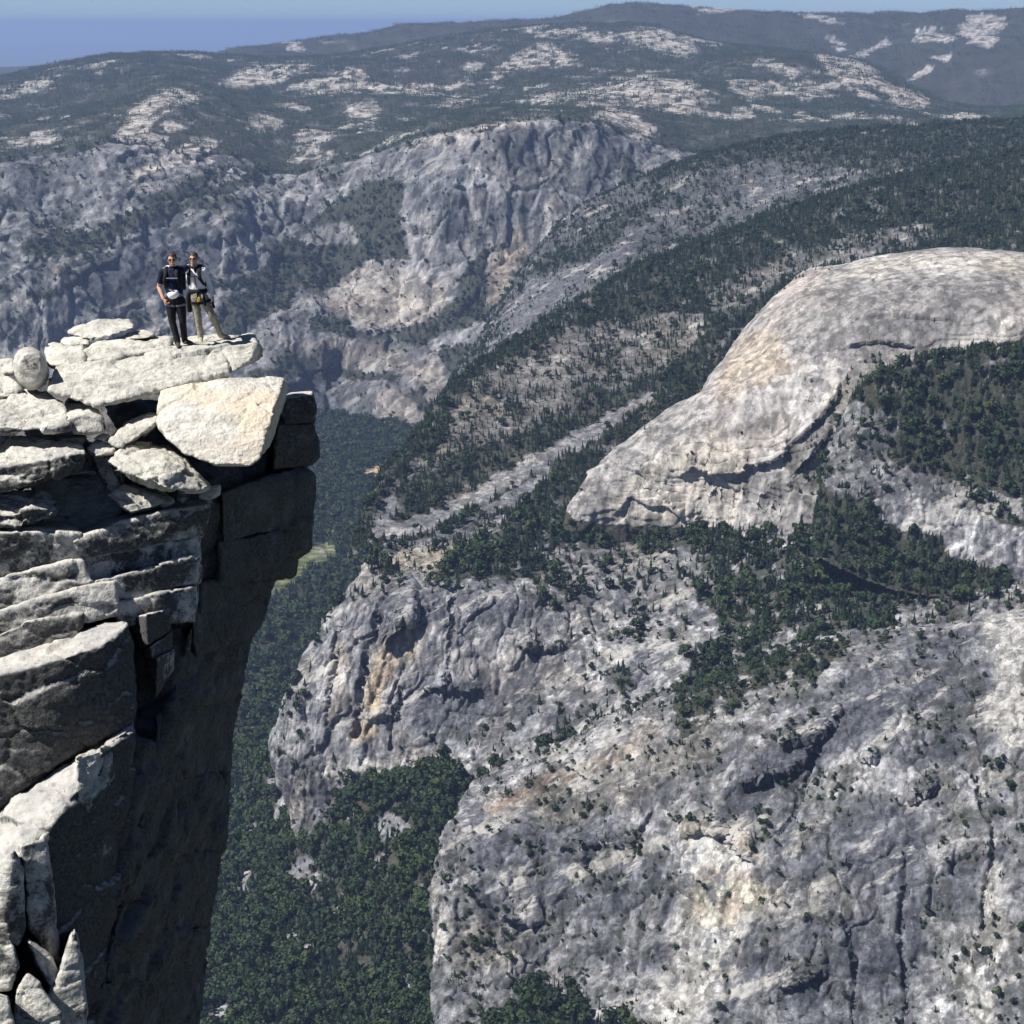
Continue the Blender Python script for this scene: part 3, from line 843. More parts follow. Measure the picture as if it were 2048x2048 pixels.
fw = Patch('far_upland', [
    rowr(base_y, [(-180, 6000), (560, 6050), (640, 6300), (700, 5950), (890, 5850), (1000, 5950), (1200, 6200), (2230, 7000)]),
    rowr(low_y, [(-180, 6100), (560, 6150), (640, 6350), (760, 6120), (900, 6020), (1000, 6080), (1200, 6350), (2230, 7050)]),
    rowr(shelf_y, [(-180, 6250), (540, 6330), (760, 6320), (900, 6250), (1000, 6250), (1200, 6450), (2230, 7100)]),
    rowr(mid_y, [(-180, 6420), (100, 6420), (450, 6520), (620, 6700), (760, 6600), (850, 6500), (960, 6500), (1200, 6600), (2230, 7200)]),
    rowr(up_y, [(-180, 6620), (300, 6750), (450, 6800), (620, 6950), (740, 6900), (850, 6640), (960, 6620), (1200, 6750), (2230, 7300)]),
    rowr(rim_y, [(-180, 6950), (300, 7150), (450, 7250), (600, 7350), (760, 7100), (950, 6800), (1200, 6950), (1400, 7200), (2230, 7600)]),
    rowr(p1_y, [(-180, 7800), (300, 7900), (600, 8200), (1000, 7600), (1300, 7600), (2230, 8200)]),
    rowr(p2_y, [(-180, 8900), (600, 9100), (1000, 8800), (1300, 8900), (2230, 9000)]),
    rowr(p3_y, [(-180, 10000), (600, 10200), (1300, 10000), (2230, 9800)]),
    rowr(sky_y, [(-180, 11500), (600, 11800), (1300, 11500), (1700, 10900), (2230, 10600)])], 3.2, back=[(500, 60), (1800, 500)])
P = fw.P
v = fw.v
cliff = 1 - sstep(4.7, 5.3, v)
rim_m = 1 - np.clip(np.abs(v - 9) * 1.2, 0, 1)
fw.displace(cliff * (42 * fbm(P / 420, 4) + 26 * fbm(P * np.array([1 / 150, 1 / 150, 1 / 420]), 4, ridged=True, off=6) + 6 * fbm(P * np.array([1 / 50, 1 / 50, 1 / 260]), 3, ridged=True, off=16) + 2 * fbm(P / 40, 3, off=2)))
P = fw.P
Q = P + 40 * np.stack([fbm(P / 160, 3), fbm(P / 160, 3, off=20), fbm(P / 160, 3, off=40)], 1)
cv, ct, ce = cells(Q / np.array([150, 150, 420]), 2)
cv2, ct2, ce2 = cells(Q / np.array([48, 48, 110]), 5)
fw.displace(cliff * (8 * cv + 12 * ct + 3 * cv2 + 4 * ct2 - 9 * np.exp(-(ce / .06) ** 2)))
up = np.zeros_like(fw.G)
up[..., 2] = 1
P = fw.P
dome_bumps = 60 * fbm(P * np.array([1 / 650, 1 / 900, 0]), 4, off=9) + 22 * fbm(P * np.array([1 / 160, 1 / 200, 0]), 3, off=19)
fw.displace((1 - cliff) * (1 - 0.8 * rim_m) * dome_bumps, along=up)
P = fw.P
x, y = project(P)
wx, wy = warp_px(P, 17, 1 / 150.0)
n = fbm(P / 170, 4, off=31)
n2 = fbm(P / 70, 4, off=3)
fo = np.where(v < 4.95, np.clip(0.16 + 0.6 * sstep(0.05, 0.4, n), 0, 0.75), np.clip(1.0 - 0.3 * sstep(0.0, 0.3, n2) - 0.4 * sstep(0.2, 0.45, n), 0, 1))
CL_FOREST = [
    [(734, 356), (803, 367), (796, 425), (803, 483), (832, 512), (759, 515), (709, 544), (662, 573), (620, 600), (560, 620), (500, 640), (440, 700), (435, 617), (507, 562), (543, 526), (598, 454), (636, 425), (683, 403)],
    [(36, 490), (109, 461), (145, 464), (203, 450), (254, 425), (308, 410), (380, 392), (453, 363), (525, 334), (560, 330), (525, 352), (453, 388), (380, 406), (308, 446), (254, 475), (181, 500), (138, 508), (109, 511), (43, 511)],
    [(614, 627), (672, 638), (738, 660), (803, 660), (861, 642), (912, 609), (919, 573), (937, 526), (966, 501), (995, 493), (970, 526), (962, 562), (977, 602), (1009, 599), (980, 627), (926, 657), (861, 675), (836, 696), (803, 671), (738, 675), (672, 667), (614, 657)],
    [(500, 745), (600, 740), (700, 742), (790, 750), (790, 764), (700, 760), (600, 757), (500, 770)],
    [(805, 790), (850, 770), (858, 800), (900, 830), (890, 862), (860, 850), (840, 815)],
    [(880, 700), (930, 690), (980, 740), (960, 780), (900, 740)],
    [(260, 400), (330, 380), (420, 350), (460, 330), (450, 345), (380, 385), (300, 410)],
    [(0, 575), (25, 572), (25, 590), (0, 592)], [(50, 582), (100, 575), (110, 590), (55, 595)]]
SPARSE = [[(600, 454), (690, 440), (720, 480), (650, 500), (600, 480)], [(600, 560), (640, 600), (600, 650), (560, 640)]]
GRANITE = [
    [(0, 175), (60, 160), (125, 150), (120, 165), (60, 185), (0, 210)],
    [(430, 165), (480, 135), (560, 125), (645, 122), (600, 150), (520, 172), (440, 172)],
    [(565, 180), (640, 150), (690, 130), (740, 145), (730, 160), (800, 165), (900, 165), (950, 155), (945, 175), (850, 188), (700, 188), (620, 185)],
    [(900, 100), (985, 90), (1010, 100), (960, 110)],
    [(955, 165), (990, 145), (1040, 95), (1100, 85), (1150, 110), (1165, 130), (1100, 135), (1030, 145), (970, 170)],
    [(1240, 75), (1270, 55), (1330, 60), (1380, 85), (1405, 100), (1360, 118), (1300, 100)],
    [(1035, 200), (1150, 175), (1300, 150), (1380, 160), (1440, 195), (1400, 212), (1330, 222), (1270, 205), (1150, 205), (1040, 210)],
    [(1450, 155), (1560, 165), (1580, 185), (1500, 200), (1460, 185)],
    [(1500, 115), (1560, 125), (1610, 150), (1590, 155), (1520, 135)],
    [(1625, 110), (1660, 100), (1740, 130), (1760, 155), (1800, 170), (1860, 205), (1840, 215), (1790, 210), (1750, 175), (1690, 160), (1640, 135)],
    [(1940, 175), (1990, 155), (2060, 140), (2060, 165), (2000, 180)], [(1900, 235), (1930, 218), (1990, 235), (1920, 246)],
    [(1180, 232), (1230, 212), (1270, 222), (1310, 255), (1320, 275), (1280, 280), (1230, 250), (1190, 245)],
    [(480, 255), (520, 225), (560, 235), (565, 265), (520, 270)],
    [(262, 370), (270, 340), (330, 310), (390, 270), (440, 278), (430, 300), (380, 330), (340, 330), (290, 360)],
    [(225, 275), (260, 230), (330, 175), (400, 175), (415, 195), (360, 215), (310, 235), (300, 265), (340, 275), (330, 290), (250, 285)],
    [(555, 205), (590, 200), (625, 220), (600, 222)], [(690, 205), (760, 210), (750, 245), (700, 235)], [(780, 225), (825, 240), (810, 248)],
    [(1470, 225), (1540, 205), (1560, 225), (1500, 232)], [(810, 290), (950, 255), (1060, 232), (1150, 228), (1060, 250), (950, 272), (830, 300)]]
fo = paint(fo, wx, wy, [(0.95, p) for p in CL_FOREST] + [(0.3, p) for p in SPARSE] + [(0.2, p) for p in GRANITE])
gr = (fo == 0.2)
extra_g = (v > 5.1) & (fbm(P * np.array([1 / 420, 1 / 520, 1 / 200]), 5, 0.6, off=505) > 0.17)
gr = gr | extra_g
clp = fbm(P / 60, 4, off=71)
fo = np.where(gr, np.clip(0.05 + 1.3 * sstep(-0.02, 0.32, clp), 0, .95), fo)
rc = rock_colour(P, 0.82, 0.36, 0.12, 0.35, plate=cliff * (.6 * cv + .4 * cv2))
rc = paint_c(rc, wx, wy, [((0.47, 0.435, 0.385), 0.7, p) for p in GRANITE])
rc[extra_g] = rc[extra_g] * .45 + np.array((0.45, 0.42, 0.375)) * .55
rc = paint_c(rc, wx, wy, [
    (TAN, 0.45, [(105, 530), (145, 520), (140, 560), (115, 575)]), (WHITE, 0.3, [(110, 460), (150, 465), (130, 515)]),
    ((0.25, 0.205, 0.16), 0.7, [(960, 570), (990, 500), (1020, 460), (1060, 450), (1050, 520), (1030, 560), (1010, 600), (985, 605)]),
    ((0.30, 0.255, 0.21), 0.55, [(640, 610), (700, 540), (760, 520), (830, 540), (890, 560), (900, 630), (830, 655), (740, 655)]),
    ((0.30, 0.255, 0.21), 0.5, [(560, 680), (740, 680), (820, 690), (830, 720), (780, 740), (600, 735)]),
    ((0.33, 0.28, 0.225), 0.5, [(790, 740), (870, 712), (900, 760), (870, 800), (830, 770)]),
    ((0.33, 0.275, 0.23), 0.5, [(740, 790), (790, 780), (860, 800), (870, 850), (760, 870)]),
    (DARK, 0.45, [(880, 380), (910, 380), (915, 500), (880, 510)]), (WHITE, 0.35, [(850, 440), (880, 430), (870, 520), (850, 500)]),
    (WHITE, 0.45, [(1090, 400), (1130, 390), (1120, 560), (1095, 560)]), (WHITE, 0.3, [(920, 490), (1000, 465), (1010, 490), (940, 510)]),
    (WHITE, 0.3, [(930, 400), (960, 400), (960, 480), (925, 480)]),
    (WHITE, 0.25, [(0, 580), (60, 560), (60, 720), (0, 720)]), (DARK, 0.5, [(240, 480 + 130), (330, 612), (320, 625), (260, 622)])])
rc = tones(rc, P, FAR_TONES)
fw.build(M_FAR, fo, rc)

# --- the blue mountain behind
ridge_y = [(250, 150), (430, 108), (490, 92), (545, 83), (625, 75), (690, 78), (750, 62), (830, 49), (1000, 38), (1090, 33), (1150, 22), (1230, 2), (1290, 4), (1390, 8), (1500, 18), (1650, 30), (1770, 32), (1850, 24), (1950, 18), (2060, 8), (2230, -8)]
a = np.array(ridge_y, float)
xs2 = np.linspace(200, 2230, 24)
sy = np.interp(xs2, a[:, 0], a[:, 1])
mt = Patch('blue_mountain', [
    [(q, 270 if q > 1300 else 200, 12300) for q in xs2],
    [(q, 0.5 * (230 + s_) + 10, 13000) for q, s_ in zip(xs2, sy)],
    [(q, 0.25 * 230 + 0.75 * s_, 13700) for q, s_ in zip(xs2, sy)],
    [(q, s_ + 3, 14600) for q, s_ in zip(xs2, sy)]], 3.6, back=[(800, 100), (2500, 800)])
P = mt.P
top = 1 - sstep(0.0, 0.5, np.abs(mt.v - 3))
mt.displace((1 - 0.85 * top) * (150 * fbm(P / 1100, 4) + 35 * fbm(P / 250, 3, off=4)))
P = mt.P
wx, wy = warp_px(P, 14, 1 / 300.0)
fo = np.clip(0.98 - 0.4 * sstep(0.35, 0.5, fbm(P / 300, 3, off=4)), 0, 1)
MG = [[(1590, 28), (1650, 35), (1690, 48), (1660, 52), (1610, 40)], [(1640, 75), (1670, 70), (1695, 95), (1680, 100)], [(1690, 112), (1730, 95), (1780, 68), (1775, 85), (1720, 112)],
      [(1820, 85), (1840, 55), (1860, 50), (1890, 55), (1920, 80), (1910, 90), (1860, 88)],
      [(1910, 55), (1960, 28), (2015, 35), (2000, 75), (1980, 105), (1940, 85)], [(1850, 110), (1900, 105), (1895, 125), (1860, 120)],
      [(1380, 8), (1440, 5), (1470, 15), (1430, 28), (1385, 22)], [(560, 85), (620, 88), (600, 100), (570, 98)], [(1840, 140), (1870, 130), (1860, 150), (1800, 165)]]
fo = paint(fo, wx, wy, [(0.1, p) for p in MG])
fo = np.where(fo == 0.1, np.clip(0.05 + sstep(0.0, 0.35, fbm(P / 120, 4, off=7)), 0, .9), fo)
rc = rock_colour(P, 1.0, 0.1, 0.2, 0.3)
rc = paint_c(rc, wx, wy, [((0.42, 0.39, 0.36), 0.7, p) for p in MG])
mt.build(M_FAR, fo, rc)

# --- low hills beyond the upland on the left
xs3 = np.linspace(-250, 800, 12)
sy3 = np.interp(xs3, [-250, 0, 60, 120, 200, 800], [122, 138, 131, 128, 140, 150])
lh = Patch('low_hills', [[(q, 190, 19000) for q in xs3], [(q, s_ + 20, 21000) for q, s_ in zip(xs3, sy3)], [(q, s_, 23000) for q, s_ in zip(xs3, sy3)]], 5, back=[(2000, 200), (5000, 900)])
P = lh.P
lh.displace(60 * fbm(P / 1800, 4))
lh.build(M_FAR, np.ones(len(P)), rock_colour(P))

# --- the lowland out to the horizon
t = NT('lowland')
p_ = t.pos()
t.l(t.ramp(t.noise(p_, 0.0004, 5), (0.35, (0.05, 0.06, 0.04)), (0.65, (0.11, 0.11, 0.075))), t.b.inputs['Base Color'])
bm = bmesh.new()
bmesh.ops.create_circle(bm, cap_ends=True, radius=150000, segments=96)
me = bpy.data.meshes.new('ground')
bm.to_mesh(me)
bm.free()
me.materials.append(t.m)
g = link('ground', me, kind='structure')
g.location = (0, 0, -1345)

# --- the hazy air
hz = bpy.data.materials.new('haze')
hz.use_nodes = True
ht = hz.node_tree
for n_ in list(ht.nodes):
    if n_.type != 'OUTPUT_MATERIAL':
        ht.nodes.remove(n_)
pv = ht.nodes.new('ShaderNodeVolumePrincipled')
pv.inputs['Density'].default_value = HAZE_D = 3.0e-5
pv.inputs['Color'].default_value = (0.37, 0.51, 0.86, 1)
pv.inputs['Anisotropy'].default_value = 0.1
ht.links.new(pv.outputs[0], ht.nodes['Material Output'].inputs['Volume'])
bm = bmesh.new()
bmesh.ops.create_cube(bm, size=1)
bmesh.ops.scale(bm, vec=(304000, 304000, 1346 + 215), verts=bm.verts)
bmesh.ops.translate(bm, vec=(0, 0, (215 - 1346) / 2), verts=bm.verts)
me = bpy.data.meshes.new('haze')
bm.to_mesh(me)
bm.free()
me.materials.append(hz)
o = link('haze', me, kind='stuff')
o['label'] = 'thin blue haze filling the valley air'

# ------------------------------------------------------------------ the rock platform in the foreground
def granite(name, light, grey, lichen=0.3, stain=None, speck=0.5, moss=0.0):
    t = NT(name)
    p = t.pos()
    n0 = t.noise(p, 0.9, 5, 0.6)
    n1 = t.noise(p, 4.0, 6, 0.7)
    n2 = t.noise(p, 16.0, 4, 0.7)
    n3 = t.noise(t.pos((1, 1, 4.0)), 1.6, 5, 0.65)
    c = t.mixc(t.ramp(n0, (0.35, 0.0), (0.65, 1.0)), light, grey)
    c = t.mixc(t.ramp(n3, (0.42, 0.0), (0.62, 0.6)), c, tuple(x * 0.72 for x in grey))
    c = t.mixc(1.0, c, t.ramp(n1, (0.3, 0.72), (0.6, 1.12)), 'MULTIPLY')
    if stain:
        s = t.ramp(t.noise(p, 0.75, 3, 0.5), (0.48, 0.0), (0.63, 0.6))
        c = t.mixc(s, c, stain)
    # lichen: dark crusts that grow on the steep faces
    g = t.n('NewGeometry')
    sx = t.n('SeparateXYZ')
    t.l(g.outputs['Normal'], sx.inputs[0])
    steep = t.ramp(sx.outputs['Z'], (0.30, 1.0), (0.72, 0.06))
    lm = t.ramp(t.noise(p, 1.3, 8, 0.78), (0.60 - 0.32 * lichen, 0.0), (0.68 - 0.28 * lichen, 1.0))
    mm = t.n('Math', operation='MULTIPLY')
    t.l(steep, mm.inputs[0])
    t.l(lm, mm.inputs[1])
    c = t.mixc(mm.outputs[0], c, t.ramp(n2, (0.3, (0.03, 0.03, 0.031)), (0.7, (0.12, 0.12, 0.115))))
    if moss:
        ms = t.ramp(t.noise(p, 0.9, 7, 0.75), (0.60, 0.0), (0.68, moss))
        c = t.mixc(ms, c, (0.26, 0.28, 0.10))
    sp = t.ramp(t.noise(p, 7.0, 5, 0.8), (0.62, 0.0), (0.70, speck))
    c = t.mixc(sp, c, (0.11, 0.108, 0.10))
    t.l(c, t.b.inputs['Base Color'])
    b = t.bump(n0, 0.18, 0.8)
    b = t.bump(n1, 0.055, 1.0, b)
    b = t.bump(n2, 0.016, 1.0, b)
    t.l(b, t.b.inputs['Normal'])
    t.b.inputs['Roughness'].default_value = 0.92
    return t.m

M_PALE = granite('pale_granite', (0.60, 0.575, 0.505), (0.46, 0.445, 0.405), 0.18, None, 0.6)
M_STAIN = granite('stained_granite', (0.66, 0.635, 0.585), (0.58, 0.545, 0.475), 0.05, (0.64, 0.53, 0.39), 0.5, 0.0)
M_LICHEN = granite('lichen_granite', (0.60, 0.57, 0.50), (0.46, 0.45, 0.42), 0.75, None, 0.6, 0.25)
M_CLIFF = granite('cliff_granite', (0.56, 0.53, 0.47), (0.40, 0.39, 0.38), 1.1, None, 0.7, 0.35)
M_RIB = granite('rib_granite', (0.60, 0.575, 0.50), (0.44, 0.43, 0.40), 0.42, None, 0.7, 0.7)
M_COURSE = granite('course_granite', (0.62, 0.59, 0.53), (0.50, 0.49, 0.46), 0.5, None, 0.85, 0.45)
M_SHADED = granite('shaded_granite', (0.15, 0.148, 0.150), (0.085, 0.088, 0.098), 0.6, None, 0.3, 0.2)  # granite with the shade of the cliff's right side put into its colour

def hull_mesh(pts, me_bm):
    vs = [me_bm.verts.new(p) for p in pts]
    r = bmesh.ops.convex_hull(me_bm, input=vs)
    junk = [g_ for g_ in r['geom_interior'] if isinstance(g_, bmesh.types.BMVert)] + [g_ for g_ in r['geom_unused'] if isinstance(g_, bmesh.types.BMVert)]
    bmesh.ops.delete(me_bm, geom=list(set(junk)), context='VERTS')

def push(pts, dy):
    return list(pts) + [(a, b, y + dy) for a, b, y in pts]

def remeshed(bm, voxel):
    me = bpy.data.meshes.new('tmp')
    bmesh.ops.recalc_face_normals(bm, faces=bm.faces)
    bm.to_mesh(me)
    bm.free()
    o = bpy.data.objects.new('tmp', me)
    C.objects.link(o)
    m = o.modifiers.new('r', 'REMESH')
    m.mode = 'VOXEL'
    m.voxel_size = voxel
    dg = bpy.context.evaluated_depsgraph_get()
    ev = bpy.data.meshes.new_from_object(o.evaluated_get(dg))
    bpy.data.objects.remove(o)
    bpy.data.meshes.remove(me)
    return ev

def smooth_np(me, V, it, k=0.5):
    e = np.empty(len(me.edges) * 2, np.int32)
    me.edges.foreach_get('vertices', e)
    e = e.reshape(-1, 2)
    deg = np.bincount(e.ravel(), minlength=len(V))[:, None]
    for _ in range(it):
        s = np.zeros_like(V)
        for ax in range(3):
            s[:, ax] = np.bincount(e[:, 0], V[e[:, 1], ax], len(V)) + np.bincount(e[:, 1], V[e[:, 0], ax], len(V))
        V = V + k * (s / np.maximum(deg, 1) - V)
    return V

def rock(name, hulls, mat, voxel=0.05, amp=0.06, soft=3, layer=0.03, seed=0.0, parent=None, label=None, cat=None, group=None, kind=None, fine=0.5, cs=1.0, vert=0.0):
    bm = bmesh.new()
    for h in hulls:
        a = np.array(h, float)
        pts = at_y(a[:, 0], a[:, 1], a[:, 2])
        hull_mesh([tuple(p) for p in pts], bm)
    me = remeshed(bm, voxel)
    n = len(me.vertices)
    V = np.empty(n * 3, np.float32)
    me.vertices.foreach_get('co', V)
    V = V.reshape(-1, 3).astype(float)
    V = smooth_np(me, V, soft)
    me.vertices.foreach_set('co', V.astype(np.float32).ravel())
    me.update()
    N = np.empty(n * 3, np.float32)
    me.vertices.foreach_get('normal', N)
    N = N.reshape(-1, 3)
    d = amp * 1.5 * fbm(V * 0.8 + seed, 4)
    W = V + 0.12 * np.stack([fbm(V * 2, 3), fbm(V * 2, 3, off=9), fbm(V * 2, 3, off=19)], 1) + seed
    cv, ct, ce = cells(W / (cs * np.array([0.75, 0.75, 0.42])), int(seed * 3) & 63)
    d += amp * (0.7 * cv + 1.5 * ct) - amp * 0.6 * np.exp(-(ce / .06) ** 2)
    cv, ct, ce = cells(W / (cs * np.array([0.27, 0.27, 0.16])), int(seed * 5) & 63)
    d += amp * (0.22 * cv + 0.5 * ct)
    # bedding: thin shelves along the dip of the sheets
    w = V @ np.array([-0.16, 0.05, 1.0]) + 0.25 * fbm(V * 0.7 + seed, 3)
    d += layer * fbm(np.stack([V[:, 0] * 0.35, V[:, 1] * 0.35, w * 5.5], 1) + seed, 3, ridged=True)
    if vert:
        d += vert * (fbm(V * np.array([0.9, 0.9, 0.10]) + seed, 4, ridged=True) - 0.62)
    d += amp * fine * fbm(V * 7 + seed, 3)
    V = V + N * d[:, None]
    me.vertices.foreach_set('co', V.astype(np.float32).ravel())
    me.polygons.foreach_set('use_smooth', np.ones(len(me.polygons), bool))
    me.materials.clear()
    me.materials.append(mat)
    me.name = name
    me.update()
    return link(name, me, parent, label, cat, group, kind)

# --- the cliff itself
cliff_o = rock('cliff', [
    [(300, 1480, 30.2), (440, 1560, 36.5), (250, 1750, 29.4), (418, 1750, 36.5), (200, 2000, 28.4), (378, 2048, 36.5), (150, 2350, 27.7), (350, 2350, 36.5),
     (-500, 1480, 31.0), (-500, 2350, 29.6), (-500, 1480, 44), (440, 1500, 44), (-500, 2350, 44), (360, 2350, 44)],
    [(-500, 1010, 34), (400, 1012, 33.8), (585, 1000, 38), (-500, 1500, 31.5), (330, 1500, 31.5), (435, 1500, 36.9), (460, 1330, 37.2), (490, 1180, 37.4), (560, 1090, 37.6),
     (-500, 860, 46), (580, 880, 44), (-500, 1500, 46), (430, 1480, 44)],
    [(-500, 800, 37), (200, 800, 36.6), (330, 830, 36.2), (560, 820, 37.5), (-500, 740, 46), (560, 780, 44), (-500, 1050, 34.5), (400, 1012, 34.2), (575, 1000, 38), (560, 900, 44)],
], M_SHADED, 0.09, 0.13, 1, 0.03, 3.0, kind='structure', cs=3.2, vert=0.28)

def block(hull, mat=M_CLIFF, back=3.0, voxel=0.045, amp=0.03, soft=1, layer=0.009, seed=None, extra=()):
    global _bs
    _bs += 7.7
    return rock('block', [push(hull, back) + list(extra)], mat, voxel, amp, soft, layer, _bs, parent=cliff_o, cs=2.2 if mat is M_SHADED else 1.2, vert=0.13 if mat is M_SHADED else 0.0)
_bs = 0.0
# shaded stack on the right
block([(570, 795, 36.2), (624, 785, 36.6), (634, 815, 36.6), (627, 846, 36.6), (566, 856, 36.2)], M_LICHEN, 1.6, extra=[(577, 786, 38), (626, 781, 38)], soft=1)
block([(556, 848, 36), (626, 846, 36.7), (638, 888, 36.7), (640, 915, 36.7), (620, 929, 36.7), (545, 940, 36)], M_SHADED, 2, soft=1)
block([(440, 985, 34.2), (596, 930, 37), (626, 946, 37.3), (629, 952, 37.3), (622, 1052, 37.3), (445, 1085, 34.2)], M_SHADED, 4, 0.06, soft=1)
block([(435, 1082, 34.1), (621, 1048, 37.3), (621, 1100, 37.2), (590, 1120, 37), (440, 1160, 34.0)], M_SHADED, 4, 0.06, soft=1)
block([(430, 1140, 33.9), (590, 1110, 37), (588, 1150, 37), (470, 1165, 34.7), (430, 1180, 33.9)], M_SHADED, 4, 0.06, soft=1)
block([(400, 1165, 33.3), (538, 1145, 36.8), (539, 1175, 36.8), (522, 1190, 36.7), (400, 1230, 33.2)], M_SHADED, 4, 0.06, soft=1)
block([(385, 1220, 33), (524, 1188, 36.8), (525, 1218, 36.8), (510, 1243, 36.7), (507, 1268, 36.7), (385, 1320, 32.8)], M_SHADED, 4, 0.06, soft=1)
block([(350, 1310, 32.4), (488, 1280, 36.7), (487, 1365, 36.7), (470, 1395, 36.7), (350, 1430, 32)], M_SHADED, 4, 0.06, soft=1)
block([(315, 1422, 31.4), (468, 1392, 36.7), (457, 1416, 36.7), (458, 1545, 36.7), (300, 1560, 30.7)], M_SHADED, 4, 0.06, soft=1)
block([(290, 1552, 30.4), (457, 1540, 36.6), (455, 1618, 36.6), (440, 1700, 36.6), (262, 1720, 29.7)], M_SHADED, 4, 0.07, 0.07)
block([(255, 1715, 29.4), (440, 1700, 36.6), (433, 1765, 36.6), (418, 1850, 36.6), (225, 1880, 28.8)], M_SHADED, 4, 0.07, 0.07)
block([(220, 1880, 28.6), (416, 1850, 36.6), (410, 1905, 36.6), (397, 1936, 36.6), (388, 2060, 36.6), (185, 2100, 28.1)], M_SHADED, 4, 0.07, 0.07)
# the courses facing the camera
block([(145, 1082, 31.3), (240, 1042, 31.9), (320, 1022, 32.3), (422, 1006, 32.9), (165, 1112, 31.4), (300, 1090, 32.0), (404, 1072, 32.8)], M_COURSE, 2.4, extra=[(205, 1040, 33.4), (330, 1003, 34.2), (425, 996, 34.5)])
block([(165, 1112, 31.55), (400, 1072, 32.85), (400, 1122, 32.7), (180, 1165, 31.5)], M_COURSE, 2)
block([(180, 1165, 31.2), (300, 1132, 31.9), (398, 1108, 32.5), (398, 1165, 32.4), (330, 1187, 32), (180, 1212, 31.1)], M_COURSE, 2)
block([(220, 1208, 31.2), (340, 1182, 31.9), (395, 1168, 32.3), (390, 1245, 32.1), (245, 1250, 31.2)], M_COURSE, 2)
block([(-80, 1068, 30.8), (60, 1062, 31.1), (165, 1068, 31.4), (165, 1122, 31.4), (100, 1142, 31.2), (-80, 1180, 30.7)], M_COURSE, 3, extra=[(-80, 1045, 32.2), (140, 1045, 32.6)])
block([(-80, 1176, 30.5), (165, 1116, 31.3), (188, 1165, 31.2), (120, 1188, 30.9), (-80, 1250, 30.3)], M_COURSE, 2)
block([(-80, 1246, 30.1), (150, 1174, 30.9), (232, 1160, 31.2), (238, 1228, 31), (150, 1250, 30.6), (-80, 1318, 29.9)], M_COURSE, 2)
block([(-80, 1305, 29.95), (60, 1238, 30.3), (165, 1226, 30.6), (160, 1300, 30.4), (-80, 1350, 29.8)], M_LICHEN, 2)
block([(60, 958, 33.2), (235, 948, 33.7), (250, 1065, 32.8), (100, 1085, 32.3)], M_LICHEN, 2, extra=[(250, 940, 35)])
# the big block with the pale top
rock('block', [[(-80, 1322, 30.7), (120, 1272, 30.8), (215, 1240, 30.9), (250, 1236, 30.9), (-80, 1372, 29.0), (120, 1318, 29.4), (200, 1292, 29.7), (256, 1250, 30.3), (-80, 1660, 28.7),
                (100, 1535, 29.1), (268, 1444, 29.9), (272, 1400, 30.3), (264, 1290, 30.5), (-80, 1660, 33), (268, 1444, 33), (262, 1300, 33)]], M_CLIFF, 0.045, 0.05, 1, 0.008, 61, cs=1.8, parent=cliff_o)
for h in ([(258, 1235, 31.7), (292, 1230, 30.9), (296, 1290, 30.9), (283, 1297, 31.3), (343, 1216, 32.1), (342, 1262, 32.1)],
          [(285, 1300, 31.3), (302, 1293, 30.95), (345, 1262, 32.1), (345, 1300, 32), (306, 1316, 30.95), (288, 1317, 31.3)],
          [(292, 1320, 31.4), (315, 1315, 30.85), (347, 1300, 31.9), (347, 1340, 31.9), (312, 1394, 30.9)],
          [(350, 1228, 32.5), (360, 1214, 32.3), (363, 1240, 32.4), (352, 1252, 32.4)],
          [(365, 1292, 32.5), (384, 1256, 32.4), (379, 1300, 32.4), (368, 1316, 32.4)],
          [(345, 1205, 32.0), (372, 1172, 32.2), (374, 1190, 32.2), (352, 1218, 32.1)]):
    block(h, M_LICHEN, 1.2, 0.026, 0.018, 1, 0.006)
# the lower ledge
rock('block', [[(-80, 1662, 28.9), (130, 1527, 29.4), (268, 1440, 30.1), (-80, 1800, 26.8), (40, 1708, 27.4), (100, 1658, 27.75), (160, 1566, 28.5), (205, 1506, 29.0), (271, 1464, 29.8),
                (62, 1905, 27.4), (130, 1935, 27.5), (160, 1720, 28.4), (222, 1650, 29.1), (272, 1570, 30.0), (-80, 2040, 26.8), (180, 2200, 28.0), (180, 2200, 32), (-80, 2200, 32), (272, 1500, 33)]],
     M_CLIFF, 0.045, 0.05, 1, 0.008, 71, cs=1.8, parent=cliff_o)
block([(40, 1692, 27.0), (95, 1668, 27.3), (104, 1800, 27.1), (119, 1935, 27.0), (96, 1900, 26.75), (62, 1860, 26.75)], M_RIB, 1.8, 0.035, 0.03, 1, 0.01)
block([(152, 1515, 28.6), (218, 1492, 29.1), (232, 1570, 29.2), (226, 1660, 29.12), (176, 1690, 28.6), (156, 1600, 28.35)], M_RIB, 1.0, 0.03, 0.05, 1, 0.01)
block([(222, 1482, 29.3), (252, 1462, 29.62), (258, 1560, 29.8), (234, 1580, 29.35)], M_CLIFF, 0.8, 0.03, 0.03, 1, 0.008)
